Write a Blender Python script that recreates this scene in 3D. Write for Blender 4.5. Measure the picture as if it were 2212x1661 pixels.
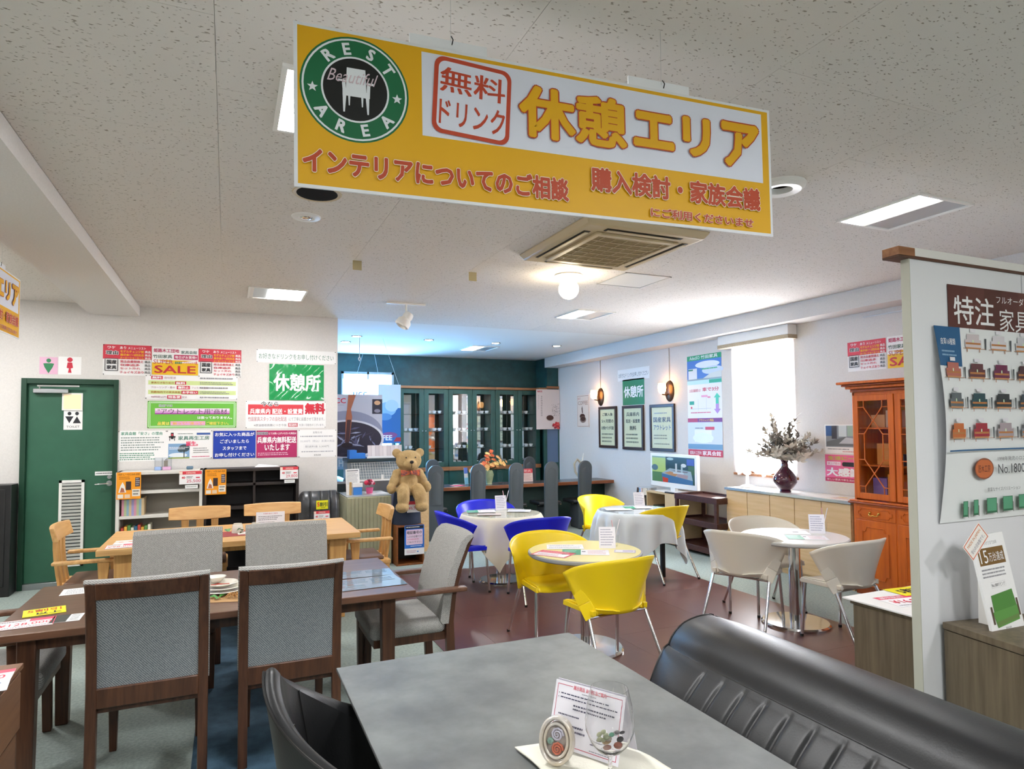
import bpy, bmesh, math, random
from mathutils import Matrix, Vector, noise
PI = math.pi
rnd = random.Random(7)
scene = bpy.context.scene
COL = scene.collection
for o in list(bpy.data.objects): bpy.data.objects.remove(o)

# ---------------------------------------------------------------- camera, world, exposure
EXPOSURE = 0.12
LAMPE = 66      # ceiling panels
WINDOWE = 34    # daylight seen through the side window
KITCHENE = 62   # bluish daylight in the kitchen window
def rot_rows(yaw, p, r):
    cy, sy, cp, sp, cr, sr = math.cos(yaw), math.sin(yaw), math.cos(p), math.sin(p), math.cos(r), math.sin(r)
    f = Vector((sy*cp, cy*cp, sp)); ri = Vector((cy, -sy, 0)); up = ri.cross(f)
    return cr*ri + sr*up, -sr*ri + cr*up, f
ri, up, fw = rot_rows(0.41485401, 0.04164008, -0.00746682)
cam_data = bpy.data.cameras.new('camera'); cam = bpy.data.objects.new('camera', cam_data); COL.objects.link(cam)
cam.matrix_world = Matrix(((ri.x, up.x, -fw.x, 0), (ri.y, up.y, -fw.y, 0), (ri.z, up.z, -fw.z, 1.6), (0, 0, 0, 1)))
cam_data.sensor_width = 36; cam_data.lens = 1397.38/2212*36; cam_data.shift_y = 32.43/2212
cam_data.clip_start = 0.05
scene.camera = cam
vs = scene.view_settings
vs.view_transform = 'Standard'; vs.look = 'None'; vs.gamma = 1.0; vs.use_curve_mapping = False
vs.exposure = EXPOSURE
world = bpy.data.worlds.new('world'); scene.world = world; world.use_nodes = True
world.node_tree.nodes['Background'].inputs[0].default_value = (0.8, 0.88, 1, 1)
world.node_tree.nodes['Background'].inputs[1].default_value = 0.6
def area_lamp(name, loc, rot, sx, sy, power, color):
    l = bpy.data.lights.new(name, 'AREA'); l.shape = 'RECTANGLE'; l.size = sx; l.size_y = sy; l.energy = power; l.color = color
    o = bpy.data.objects.new(name, l); COL.objects.link(o); o.location = loc; o.rotation_euler = rot
    o['label'] = 'daylight'; return o

# ---------------------------------------------------------------- materials
def s2l(c): return c/12.92 if c <= 0.04045 else ((c+0.055)/1.055)**2.4
def rgb(c):
    if isinstance(c, str):
        c = c.lstrip('#'); c = [int(c[i:i+2], 16)/255 for i in (0, 2, 4)]
    return tuple(s2l(x) for x in c) + (1,)
_mc = {}
def mat(name, col='#cccccc', rough=0.5, metal=0.0, spec=0.5, emit=0, emcol=None, alpha=1, trans=0, ior=1.45, kind=None, col2=None, scale=6, bump=0, coat=0, stretch=(1,1,1), bscale=None, detail=4):
    if name in _mc: return _mc[name]
    m = bpy.data.materials.new(name); m.use_nodes = True; _mc[name] = m
    nt = m.node_tree; N = nt.nodes; L = nt.links; b = N['Principled BSDF']
    b.inputs['Base Color'].default_value = rgb(col); b.inputs['Roughness'].default_value = rough
    b.inputs['Metallic'].default_value = metal; b.inputs['Specular IOR Level'].default_value = spec
    b.inputs['IOR'].default_value = ior; b.inputs['Coat Weight'].default_value = coat
    if emit: b.inputs['Emission Color'].default_value = rgb(emcol or col); b.inputs['Emission Strength'].default_value = emit
    if alpha < 1: b.inputs['Alpha'].default_value = alpha
    if trans: b.inputs['Transmission Weight'].default_value = trans
    if col2 or bump:
        tc = N.new('ShaderNodeTexCoord'); mp = N.new('ShaderNodeMapping'); L.new(tc.outputs['Object'], mp.inputs[0])
        mp.inputs['Scale'].default_value = stretch
        def nz(sc, det=detail):
            n = N.new('ShaderNodeTexNoise'); n.inputs['Scale'].default_value = sc; n.inputs['Detail'].default_value = det
            n.inputs['Roughness'].default_value = 0.6; L.new(mp.outputs[0], n.inputs['Vector']); return n
        if kind == 'wood':
            mp.inputs['Scale'].default_value = [1 if q >= 1 else .06 for q in stretch]
            fac = nz(scale*7, 6).outputs['Fac']
        elif kind == 'weave':
            sep = N.new('ShaderNodeSeparateXYZ'); L.new(mp.outputs[0], sep.inputs[0])
            w = N.new('ShaderNodeTexWave'); w.wave_type = 'BANDS'; w.bands_direction = 'DIAGONAL'; w.inputs['Scale'].default_value = scale
            w.inputs['Distortion'].default_value = 3.0; w.inputs['Detail'].default_value = 2; w.inputs['Detail Scale'].default_value = 4
            L.new(mp.outputs[0], w.inputs['Vector']); fac = w.outputs['Fac']
        else:
            fac = nz(scale).outputs['Fac']
        if col2:
            cr = N.new('ShaderNodeValToRGB'); cr.color_ramp.elements[0].position = 0.35; cr.color_ramp.elements[1].position = 0.68
            cr.color_ramp.elements[0].color = rgb(col); cr.color_ramp.elements[1].color = rgb(col2)
            L.new(fac, cr.inputs[0]); L.new(cr.outputs[0], b.inputs['Base Color'])
        if bump:
            bp = N.new('ShaderNodeBump'); bp.inputs['Strength'].default_value = bump; bp.inputs['Distance'].default_value = 0.004
            L.new((nz(bscale).outputs['Fac'] if bscale else fac), bp.inputs['Height']); L.new(bp.outputs[0], b.inputs['Normal'])
    return m
def pm(c, rough=0.45):   # printed ink or plain paint of one colour
    return mat('print_' + c.lstrip('#'), c, rough)

WALL = mat('wallpaper', '#dedad6', 0.85, col2='#d6d2ce', scale=90, bump=0.15, bscale=120)
TEAL = mat('teal_wall', '#245050', 0.45, col2='#1b3d40', scale=5, bump=0.1, bscale=60)
CARPET = mat('carpet', '#8a9791', 0.95, col2='#a4afa9', scale=60, bump=0.5, bscale=220)
BLUECARPET = mat('blue_carpet', '#273f50', 0.95, col2='#3c586b', scale=9, bump=0.5, bscale=220)
BROWNFLOOR = mat('brown_floor', '#5c3a33', 0.29, col2='#66423a', scale=2.2, spec=0.45, bump=.04, bscale=7)
WALNUT = mat('walnut', '#40281c', 0.38, kind='wood', col2='#5a3a28', scale=7, stretch=(1, 1, .25))
WALNUTX = mat('walnut_top', '#583a2b', 0.3, kind='wood', col2='#6b4c3a', scale=5, stretch=(.2, 1, 1))
OAK = mat('oak', '#d9ae72', 0.4, kind='wood', col2='#c4935a', scale=6, stretch=(.2, 1, 1))
OAKV = mat('oak_upright', '#d8a868', 0.4, kind='wood', col2='#c08d52', scale=6, stretch=(1, 1, .2))
GREYFAB = mat('grey_tweed', '#b0aeaa', 0.95, kind='weave', col2='#7f7e7b', scale=62, bump=0.4, bscale=300)
BLUEFAB = mat('blue_grey_tweed', '#646c72', 0.95, kind='weave', col2='#9ba0a1', scale=62, bump=0.4, bscale=300)
STONE = mat('ceramic_top', '#565959', 0.42, col2='#727574', scale=5, detail=12)
BLACKLEATHER = mat('black_leather', '#17181a', 0.42, bump=0.12, bscale=160, spec=0.5)
BLACKEDGE = mat('black_edge', '#141414', 0.4)
CHROME = mat('chrome', '#d8d8d8', 0.12, metal=1)
STEEL = mat('steel', '#a9abad', 0.35, metal=1)
WHITEPL = mat('white_plastic', '#eceae5', 0.4)
PAPER = mat('paper', '#f1f0ee', 0.6)
CEIL = mat('ceiling_smooth', '#e2e0db', 0.9)
DARKST = mat('dark_stool', '#474d51', 0.45, bump=0.1, bscale=200)
GREENCAB = mat('green_cabinet', '#28534c', 0.45, col2='#22473f', scale=3)
TRIMWOOD = mat('trim_wood', '#a5714a', 0.4, kind='wood', col2='#8a5a38', scale=5, stretch=(.2, 1, 1))
CHINA = mat('china_cabinet_wood', '#d0681f', 0.3, kind='wood', col2='#b4541a', scale=5, stretch=(1, 1, .2))
CHINAD = mat('china_cabinet_dark', '#8a3d16', 0.32)
OLIVEWOOD = mat('olive_wood', '#5c5140', 0.5, kind='wood', col2='#766955', scale=4, stretch=(1, 1, .15))
PALEWOOD = mat('pale_wood', '#d6b587', 0.5, kind='wood', col2='#c8a473', scale=5, stretch=(1, .3, 1))
DARKWOOD = mat('dark_red_wood', '#3a1f1b', 0.35, kind='wood', col2='#4c2a24', scale=6)
WINEGLASS = mat('wine_glass_clear', '#ffffff', 0.0, trans=1, ior=1.45)
MIRROR = mat('mirror', '#e8eaea', 0.03, metal=1)
def glass_mat(name, col, alpha_mix, rough=0.02):
    m = bpy.data.materials.new(name); m.use_nodes = True; nt = m.node_tree; nt.nodes.remove(nt.nodes['Principled BSDF'])
    t = nt.nodes.new('ShaderNodeBsdfTransparent'); t.inputs[0].default_value = rgb(col)
    g = nt.nodes.new('ShaderNodeBsdfGlossy'); g.inputs['Roughness'].default_value = rough
    f = nt.nodes.new('ShaderNodeFresnel'); f.inputs[0].default_value = alpha_mix
    mx = nt.nodes.new('ShaderNodeMixShader'); ge = nt.nodes.new('ShaderNodeNewGeometry'); iv = nt.nodes.new('ShaderNodeMath'); iv.operation = 'SUBTRACT'; iv.inputs[0].default_value = 1; nt.links.new(ge.outputs['Backfacing'], iv.inputs[1])
    ml = nt.nodes.new('ShaderNodeMath'); ml.operation = 'MULTIPLY'; nt.links.new(iv.outputs[0], ml.inputs[0]); nt.links.new(f.outputs[0], ml.inputs[1])
    nt.links.new(ml.outputs[0], mx.inputs[0]); nt.links.new(t.outputs[0], mx.inputs[1]); nt.links.new(g.outputs[0], mx.inputs[2])
    nt.links.new(mx.outputs[0], nt.nodes['Material Output'].inputs[0]); _mc[name] = m; return m
GLASS = glass_mat('clear_glass', '#fdfefe', 1.42)
GREENGLASS = glass_mat('shelf_glass', '#d6ebe6', 1.5)
FILM = glass_mat('clear_film', '#f2f4f6', 1.4, 0.12)
def sheer_mat():
    m = bpy.data.materials.new('sheer_curtain'); m.use_nodes = True; nt = m.node_tree; nt.nodes.remove(nt.nodes['Principled BSDF'])
    t = nt.nodes.new('ShaderNodeBsdfTransparent'); d = nt.nodes.new('ShaderNodeBsdfTranslucent'); d.inputs[0].default_value = (.9, .9, .9, 1)
    mx = nt.nodes.new('ShaderNodeMixShader'); mx.inputs[0].default_value = .55
    nt.links.new(t.outputs[0], mx.inputs[1]); nt.links.new(d.outputs[0], mx.inputs[2]); nt.links.new(mx.outputs[0], nt.nodes['Material Output'].inputs[0]); return m
SHEER = sheer_mat()
LAMP = mat('lamp_white', '#ffffff', emit=LAMPE)
def ceiling_board_mat():
    m = mat('pitted_ceiling_board', '#d3d1cb', 0.92)
    nt = m.node_tree; N = nt.nodes; L = nt.links; b = N['Principled BSDF']
    tc = N.new('ShaderNodeTexCoord'); mp = N.new('ShaderNodeMapping'); L.new(tc.outputs['Object'], mp.inputs[0]); mp.inputs['Scale'].default_value = (.75, 1.35, 1)
    d = N.new('ShaderNodeTexNoise'); d.inputs['Scale'].default_value = 30; L.new(mp.outputs[0], d.inputs['Vector'])
    ad = N.new('ShaderNodeVectorMath'); ad.operation = 'MULTIPLY_ADD'; ad.inputs[1].default_value = (.05, .05, .05)
    L.new(d.outputs['Color'], ad.inputs[0]); L.new(mp.outputs[0], ad.inputs[2])
    v = N.new('ShaderNodeTexVoronoi'); v.feature = 'F1'; v.inputs['Scale'].default_value = 52; v.inputs['Randomness'].default_value = 1
    L.new(ad.outputs[0], v.inputs['Vector'])
    n2 = N.new('ShaderNodeTexNoise'); n2.inputs['Scale'].default_value = 14; L.new(mp.outputs[0], n2.inputs['Vector'])
    m1 = N.new('ShaderNodeMapRange'); m1.inputs['From Min'].default_value = .13; m1.inputs['From Max'].default_value = .24; L.new(v.outputs['Distance'], m1.inputs['Value'])
    gt = N.new('ShaderNodeMapRange'); gt.inputs['From Min'].default_value = .62; gt.inputs['From Max'].default_value = .45; L.new(n2.outputs['Fac'], gt.inputs['Value'])
    mm = N.new('ShaderNodeMath'); mm.operation = 'MAXIMUM'; L.new(m1.outputs[0], mm.inputs[0]); L.new(gt.outputs[0], mm.inputs[1])
    cr = N.new('ShaderNodeValToRGB'); cr.color_ramp.elements[0].color = rgb('#948a7c'); cr.color_ramp.elements[1].color = rgb('#dbd5ce')
    L.new(m1.outputs[0], cr.inputs[0]); L.new(cr.outputs[0], b.inputs['Base Color'])
    bp = N.new('ShaderNodeBump'); bp.inputs['Strength'].default_value = .5; bp.inputs['Distance'].default_value = .003; L.new(m1.outputs[0], bp.inputs['Height']); L.new(bp.outputs[0], b.inputs['Normal'])
    return m
BOARD = ceiling_board_mat()

# ---------------------------------------------------------------- mesh builder
class MB:
    def __init__(s): s.v = []; s.f = []; s.m = []; s.T = Matrix()
    def at(s, T): s.T = T; return s
    def add(s, vs, fs, m):
        o = len(s.v); T = s.T
        s.v += [tuple(T @ Vector(p)) for p in vs]; s.f += [tuple(i+o for i in f) for f in fs]; s.m += [m]*len(fs); return s
    def box(s, x0, x1, y0, y1, z0, z1, m):
        return s.add([(x0,y0,z0),(x1,y0,z0),(x1,y1,z0),(x0,y1,z0),(x0,y0,z1),(x1,y0,z1),(x1,y1,z1),(x0,y1,z1)],
                     [(0,3,2,1),(4,5,6,7),(0,1,5,4),(1,2,6,5),(2,3,7,6),(3,0,4,7)], m)
    def hexa(s, b, t, m):   # four bottom points, four top points
        return s.add(list(b)+list(t), [(0,3,2,1),(4,5,6,7),(0,1,5,4),(1,2,6,5),(2,3,7,6),(3,0,4,7)], m)
    def prism(s, poly, h0, h1, m, axis='z'):
        n = len(poly)
        def P(a, b, h): return {'z': (a, b, h), 'y': (a, h, b), 'x': (h, a, b)}[axis]
        vs = [P(a, b, h0) for a, b in poly] + [P(a, b, h1) for a, b in poly]
        fs = [tuple(range(n))[::-1], tuple(range(n, 2*n))] + [(i, (i+1) % n, n+(i+1) % n, n+i) for i in range(n)]
        if axis == 'y': fs = [f[::-1] for f in fs]
        return s.add(vs, fs, m)
    def tube(s, pts, r, m, n=10, closed=False, cap=True):
        pts = [Vector(p) for p in pts]; k = len(pts); rs = r if isinstance(r, (list, tuple)) else [r]*k
        rings = []; prev = None
        for i, p in enumerate(pts):
            if closed: d = (pts[(i+1) % k]-pts[i-1])
            else: d = pts[min(i+1, k-1)]-pts[max(i-1, 0)]
            d = d.normalized() if d.length > 1e-9 else Vector((0, 0, 1))
            if prev is None:
                a = Vector((0, 0, 1)) if abs(d.z) < .9 else Vector((1, 0, 0)); u = d.cross(a).normalized()
            else: u = (prev-d*prev.dot(d)).normalized()
            prev = u; w = d.cross(u)
            rings.append([tuple(p+u*math.cos(2*PI*j/n)*rs[i]+w*math.sin(2*PI*j/n)*rs[i]) for j in range(n)])
        vs = [q for rg in rings for q in rg]; fs = []
        for i in range(k if closed else k-1):
            a, b = i*n, ((i+1) % k)*n
            fs += [(a+j, a+(j+1) % n, b+(j+1) % n, b+j) for j in range(n)]
        if cap and not closed: fs += [tuple(range(n))[::-1], tuple(range((k-1)*n, k*n))]
        return s.add(vs, fs, m)
    def cyl(s, p0, p1, r0, m, r1=None, n=20): return s.tube([p0, p1], [r0, r0 if r1 is None else r1], m, n)
    def lathe(s, prof, m, n=24, c=(0, 0, 0), sx=1, sy=1):
        vs = []; k = len(prof)
        for r, z in prof: vs += [(c[0]+r*sx*math.cos(2*PI*j/n), c[1]+r*sy*math.sin(2*PI*j/n), c[2]+z) for j in range(n)]
        fs = [(i*n+j, i*n+(j+1) % n, (i+1)*n+(j+1) % n, (i+1)*n+j) for i in range(k-1) for j in range(n)]
        if prof[0][0] > 1e-6: fs.append(tuple(range(n))[::-1])
        if prof[-1][0] > 1e-6: fs.append(tuple(range((k-1)*n, k*n)))
        return s.add(vs, fs, m)
    def grid(s, fn, nu, nv, m, u=(0, 1), v=(0, 1), flip=False):
        vs = [fn(u[0]+(u[1]-u[0])*i/nu, v[0]+(v[1]-v[0])*j/nv) for j in range(nv+1) for i in range(nu+1)]; w = nu+1
        fs = [(j*w+i, j*w+i+1, (j+1)*w+i+1, (j+1)*w+i) for j in range(nv) for i in range(nu)]
        if flip: fs = [f[::-1] for f in fs]
        return s.add(vs, fs, m)
    def ell(s, c, r, m, n=16, k=10, R=None):
        r = (r, r, r) if not isinstance(r, (tuple, list)) else r; R = R or Matrix.Identity(3)
        def P(a, b): 
            p = R @ Vector((r[0]*math.sin(b)*math.cos(a), r[1]*math.sin(b)*math.sin(a), r[2]*math.cos(b))); return (c[0]+p.x, c[1]+p.y, c[2]+p.z)
        vs = [P(2*PI*j/n, PI*i/k) for i in range(1, k) for j in range(n)] + [P(0, 0), P(0, PI)]
        fs = [((i)*n+j, (i+1)*n+j, (i+1)*n+(j+1) % n, i*n+(j+1) % n) for i in range(k-2) for j in range(n)]
        t, b = len(vs)-2, len(vs)-1
        fs += [(t, j, (j+1) % n) for j in range(n)] + [(b, (k-2)*n+(j+1) % n, (k-2)*n+j) for j in range(n)]
        return s.add(vs, fs, m)
    def rbox(s, x0, x1, y0, y1, z0, z1, r, m, seg=3):   # box with rounded edges and corners
        c = ((x0+x1)/2, (y0+y1)/2, (z0+z1)/2); h = ((x1-x0)/2, (y1-y0)/2, (z1-z0)/2); r = min(r, *[q*.999 for q in h])
        bm = bmesh.new(); bmesh.ops.create_cube(bm, size=1)
        for v in bm.verts: v.co = Vector((c[0]+v.co.x*2*h[0], c[1]+v.co.y*2*h[1], c[2]+v.co.z*2*h[2]))
        bmesh.ops.bevel(bm, geom=list(bm.edges), offset=r, segments=seg, profile=.5, affect='EDGES')
        bm.verts.index_update(); s.add([tuple(v.co) for v in bm.verts], [tuple(v.index for v in f.verts) for f in bm.faces], m); bm.free(); return s
    def build(s, name, parent=None, loc=None, rz=0, bev=0, smooth=35, mods=None, link=True):
        me = bpy.data.meshes.new(name); me.from_pydata(s.v, [], s.f); ms = []
        idx = []
        for m in s.m:
            if m not in ms: ms.append(m)
            idx.append(ms.index(m))
        for m in ms: me.materials.append(m)
        me.polygons.foreach_set('material_index', idx)
        me.polygons.foreach_set('use_smooth', [bool(smooth)]*len(idx))
        if smooth: me.set_sharp_from_angle(angle=math.radians(smooth))
        me.update()
        o = bpy.data.objects.new(name, me); COL.objects.link(o)
        if loc is not None: o.location = loc
        o.rotation_euler.z = rz
        if parent: o.parent = parent
        if bev:
            b = o.modifiers.new('bevel', 'BEVEL'); b.width = bev; b.segments = 2; b.limit_method = 'ANGLE'; b.angle_limit = math.radians(40); b.harden_normals = False
        return o
def tag(o, label, cat, group=None, kind=None):
    o['label'] = label; o['category'] = cat
    if group: o['group'] = group
    if kind: o['kind'] = kind
    return o
def thing(name, label, cat, loc=(0, 0, 0), rz=0, group=None):
    o = bpy.data.objects.new(name, None); COL.objects.link(o); o.location = loc; o.rotation_euler.z = rz; o.empty_display_size = .05
    return tag(o, label, cat, group)
def structure(o): o['kind'] = 'structure'; return o
def dup(root, loc, rz, label):
    r = root.copy(); COL.objects.link(r); r.location = loc; r.rotation_euler.z = rz; r['label'] = label
    for ch in root.children:
        c = ch.copy(); COL.objects.link(c); c.parent = r
        for g in ch.children:
            d = g.copy(); COL.objects.link(d); d.parent = c
    return r

# ---------------------------------------------------------------- printed sheets
_tx = {}
def glyphs(st, bold, shear=0):
    k = (st, bold, shear)
    if k in _tx: return _tx[k]
    c = bpy.data.curves.new('t', 'FONT'); c.body = st; c.size = 1; c.offset = bold; c.resolution_u = 2; c.shear = shear; c.fill_mode = 'FRONT'
    o = bpy.data.objects.new('t', c); me = bpy.data.meshes.new_from_object(o)
    V = [(v.co.x, v.co.y) for v in me.vertices]; Fs = [tuple(p.vertices) for p in me.polygons]
    bpy.data.objects.remove(o); bpy.data.curves.remove(c); bpy.data.meshes.remove(me)
    if not V: V = [(0, 0), (1, 0), (0, 1)]; Fs = [(0, 1, 2)]
    x0 = min(p[0] for p in V); x1 = max(p[0] for p in V); y0 = min(p[1] for p in V); y1 = max(p[1] for p in V)
    _tx[k] = (V, Fs, x0, x1, y0, y1); return _tx[k]
def draw(mb, w, h, ops, warp=None):
    z = [.0005 if not warp else .003]; rotc = None
    def tr(u, v, zz):
        x, y = (u-.5)*w, (.5-v)*h
        if rot[0]:
            cx, cy = (rot[1]-.5)*w, (.5-rot[2])*h; ca, sa = math.cos(rot[0]), math.sin(rot[0]); x, y = cx+(x-cx)*ca-(y-cy)*sa, cy+(x-cx)*sa+(y-cy)*ca
        p = (x, y, zz)
        return warp(*p) if warp else p
    rot = [0, .5, .5]
    for op in ops:
        k = op[0]; z[0] += .0001 if k != 't' or len(op) < 8 or not op[7] else .00045; zz = z[0]
        if k == 'r':
            _, x0, y0, x1, y1, c = op
            n = 8 if warp else 1
            mb.grid(lambda a, b: tr(x0+(x1-x0)*a, y0+(y1-y0)*b, zz), n, n, pm(c), flip=True)
        elif k == 'p': mb.add([tr(a, b, zz) for a, b in op[1]], [tuple(range(len(op[1])))], pm(op[2]))
        elif k == 'e':
            _, cx, cy, rx, ry, c = op
            mb.add([tr(cx+rx*math.cos(2*PI*i/48), cy-ry*math.sin(2*PI*i/48), zz) for i in range(48)], [tuple(range(48))], pm(c))
        elif k == 't':   # text fitted into a box: 't', str, x0, y0, x1, y1, colour, bold, outline colour, outline width
            st, x0, y0, x1, y1, c = op[1:7]; bold = op[7] if len(op) > 7 else 0; sh = op[10] if len(op) > 10 else 0
            V, Fs, a0, a1, b0, b1 = glyphs(st, 0, sh); kx, ky = (x1-x0)/(a1-a0+2*bold), (y1-y0)/max(b1-b0+2*bold, 1e-6)
            def put(r, n, zq, cc, ph=0):
                for q in range(n):
                    ax, ay = r*math.cos(2*PI*(q+ph)/n), r*math.sin(2*PI*(q+ph)/n)
                    mb.add([tr(x0+(p[0]-a0+bold+ax)*kx, y1-(p[1]-b0+bold+ay)*ky, zq+q*.00002) for p in V], Fs, pm(cc))
            if len(op) > 8 and op[8]: put(bold+op[9], 12, zz-.00032, op[8])
            if bold > .011:
                put(bold, 8 if bold > .021 else 4, zz, c, .5)
                if bold > .025: put(bold*.5, 4, zz+.0001, c)
            put(0, 1, zz+.0001, c)
        elif k == 'T':   # one rotated letter: 'T', char, cx, cy, size(m), angle, colour, bold
            _, st, cx, cy, sz, an, c, bold = op; V, Fs, a0, a1, b0, b1 = glyphs(st, 0)
            ca, sa = math.cos(an), math.sin(an); mx, my = (a0+a1)/2, (b0+b1)/2; q = sz/(b1-b0)
            for n_, (ox, oy) in enumerate(((0, 0), (bold, bold), (bold, -bold), (-bold, bold), (-bold, -bold))):
                mb.add([tr(cx+((p[0]-mx+ox)*ca-(p[1]-my+oy)*sa)*q/w, cy-((p[0]-mx+ox)*sa+(p[1]-my+oy)*ca)*q/h, zz+n_*.00002) for p in V], Fs, pm(c))
        elif k == 'g':   # lines of print too small to read
            _, x0, y0, x1, y1, n, c = op; rr = random.Random(int(x0*977+y0*613+n))
            for i in range(n):
                a = y0+(y1-y0)*(i+.2)/n; b = y0+(y1-y0)*(i+.62)/n; x = x0; e = x1-(x1-x0)*rr.uniform(0, .25)
                while x < e:
                    l = (x1-x0)*rr.uniform(.02, .06); mb.add([tr(q[0], q[1], zz) for q in ((x, b), (x+l, b), (x+l, a), (x, a))], [(0, 1, 2, 3)], pm(c)); x += l+(x1-x0)*rr.uniform(.006, .02)
        elif k == 'f':   # frame line
            _, x0, y0, x1, y1, t, c = op; tx, ty = t/w, t/h
            for q in ((x0, y0, x1, y0+ty), (x0, y1-ty, x1, y1), (x0, y0+ty, x0+tx, y1-ty), (x1-tx, y0+ty, x1, y1-ty)):
                mb.add([tr(a, b, zz) for a, b in ((q[0], q[3]), (q[2], q[3]), (q[2], q[1]), (q[0], q[1]))], [(0, 1, 2, 3)], pm(c))
        elif k == 'rr':  # rounded rectangle
            _, x0, y0, x1, y1, r, c = op; rx, ry = r/w, r/h; P = []
            for cx, cy, s0 in ((x1-rx, y0+ry, 0), (x0+rx, y0+ry, 1), (x0+rx, y1-ry, 2), (x1-rx, y1-ry, 3)):
                P += [(cx+rx*math.cos(PI/2*(s0+i/6)), cy-ry*math.sin(PI/2*(s0+i/6))) for i in range(7)]
            mb.add([tr(a, b, zz) for a, b in P], [tuple(range(len(P)))], pm(c))
        elif k == 'R': rot[0], rot[1], rot[2] = op[1], op[2], op[3]
def M3(loc, x, y):
    x = Vector(x).normalized(); y = Vector(y); y = (y-x*y.dot(x)).normalized(); z = x.cross(y)
    return Matrix(((x.x, y.x, z.x, loc[0]), (x.y, y.y, z.y, loc[1]), (x.z, y.z, z.z, loc[2]), (0, 0, 0, 1)))
def sheet(name, label, cat, w, h, M, ops, bg='#f0efee', th=.0012, group=None, parent=None, warp=None, pins=False, backing=None):
    mb = MB()
    m = backing or pm(bg)
    if warp: mb.grid(lambda a, b: warp((a-.5)*w, (b-.5)*h, .0004), 24, 24, m)
    else: mb.box(-w/2, w/2, -h/2, h/2, -th+.0004, .0004, m)
    draw(mb, w, h, ops, warp)
    if pins:
        for a in (-1, 1):
            for b in (-1, 1): mb.cyl((a*(w/2-.008), b*(h/2-.008), 0), (a*(w/2-.008), b*(h/2-.008), .008), .005, pm('#333333'), n=8)
    o = mb.build(name, parent=parent, smooth=0 if not warp else 60)
    if parent: o.matrix_local = M
    else: o.matrix_world = M
    if cat: tag(o, label, cat, group)
    return o
def ML(x0, z1, x1, z0, d=.0015): return (x1-x0, z1-z0, M3(((x0+x1)/2, 7.95-d, (z0+z1)/2), (1, 0, 0), (0, 0, 1)))
def MR(y0, z1, y1, z0, d=.0015): return (y0-y1, z1-z0, M3((5.925-d, (y0+y1)/2, (z0+z1)/2), (0, -1, 0), (0, 0, 1)))
def MT(cx, cy, z, rz, lift=.0015):  return M3((cx, cy, z+lift), (math.cos(rz), math.sin(rz), 0), (-math.sin(rz), math.cos(rz), 0))

# ================================================================ the setting
YW, XR, HC, YB = 7.95, 5.925, 2.92, 11.70
b = MB().box(-3.2, XR+.2, -4.2, 12, -.1, 0, CARPET); floor = structure(b.build('floor', smooth=0))
b = MB().box(-.14, .38, .3, 7.6, 0, .003, BLUECARPET); b.build('carpet_strip', parent=floor, smooth=0)
def board(x0, x1, y0, y1):
    return MB().box(x0+.0005, x1-.0005, y0+.0005, y1-.0005, 0, .005, BROWNFLOOR).build('floor_board', parent=floor, bev=.0005)
xs = [1.43, 1.825, 2.725, 3.625, 4.525]
for i in range(4):
    ys = [2.6, 3.35, 5.15, 6.95] if i % 2 else [2.6, 4.25, 6.05, 6.95]
    for j in range(3): board(xs[i], xs[i+1], ys[j], ys[j+1])
# ceiling: a smooth slab over the bar, square pitted boards in staggered columns over the shop floor
ceil = MB().box(-3.2, XR+.2, -4.2, 12, HC+.006, HC+.1, CEIL)
ceil.box(-.87, 5.63, 8.0, 11.75, HC, HC+.006, CEIL)
ceil = structure(ceil.build('ceiling', smooth=0))
_bm = {}
def cboard(x0, x1, y0, y1):
    g = .0008; k = (round(x1-x0, 3), round(y1-y0, 3))
    if k not in _bm: _bm[k] = MB().box(-k[0]/2+g, k[0]/2-g, -k[1]/2+g, k[1]/2-g, 0, .008, BOARD).build('ceiling_board', parent=ceil, smooth=0); o = _bm[k]
    else: o = bpy.data.objects.new('ceiling_board', _bm[k].data); COL.objects.link(o); o.parent = ceil
    o.location = ((x0+x1)/2, (y0+y1)/2, HC)
cx = [-.87, -.05]+[-.05+.957*k for k in range(1, 6)]+[5.63]
for i in range(len(cx)-1):
    y = (3.18 if i % 2 == 0 else 3.66)-.957*7; y1 = -4.2
    while y1 < 8.0:
        y2 = y if y > y1 else y1; y2 = min(y2, 8.0)
        if y2-y1 > .03: cboard(cx[i], cx[i+1], y1, y2)
        y1 = y2; y += .957
for i in range(2):
    y1 = -4.2
    while y1 < 7.9:
        y2 = min(y1+.957, 7.95); cboard(-3.2+.935*i, -3.2+.935*(i+1), y1, y2); y1 = y2
# walls
w = MB()   # poster wall with the toilet door opening
w.box(-3.2, -1.90, YW, YW+.15, 0, HC, WALL).box(-1.90, -1.055, YW, YW+.15, 2.125, HC, WALL).box(-1.055, 1.21, YW, YW+.15, 0, HC, WALL)
w.box(1.05, 1.21, YW+.15, YB, 0, HC, WALL)
structure(w.build('wall_back', smooth=0))
w = MB().box(1.21, XR, YB, YB+.15, 0, 1.05, TEAL).box(1.21, 1.845, YB, YB+.15, 1.05, 2.60, TEAL).box(2.785, XR, YB, YB+.15, 1.05, 2.60, TEAL).box(1.21, XR, YB, YB+.15, 2.60, HC, TEAL)
w.box(5.68, XR, 11.2, YB, 0, HC, TEAL)
structure(w.build('wall_kitchen', smooth=0))
w = MB().box(XR, XR+.2, -4.2, 5.44, 0, HC, WALL).box(XR, XR+.2, 6.40, 11.9, 0, HC, WALL).box(XR, XR+.2, 5.44, 6.40, 0, 1.0, WALL).box(XR, XR+.2, 5.44, 6.40, 2.62, HC, WALL)
structure(w.build('wall_right', smooth=0))
structure(MB().box(-3.35, -3.2, -4.2, YW+.1, 0, HC, WALL).build('wall_left', smooth=0))
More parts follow.
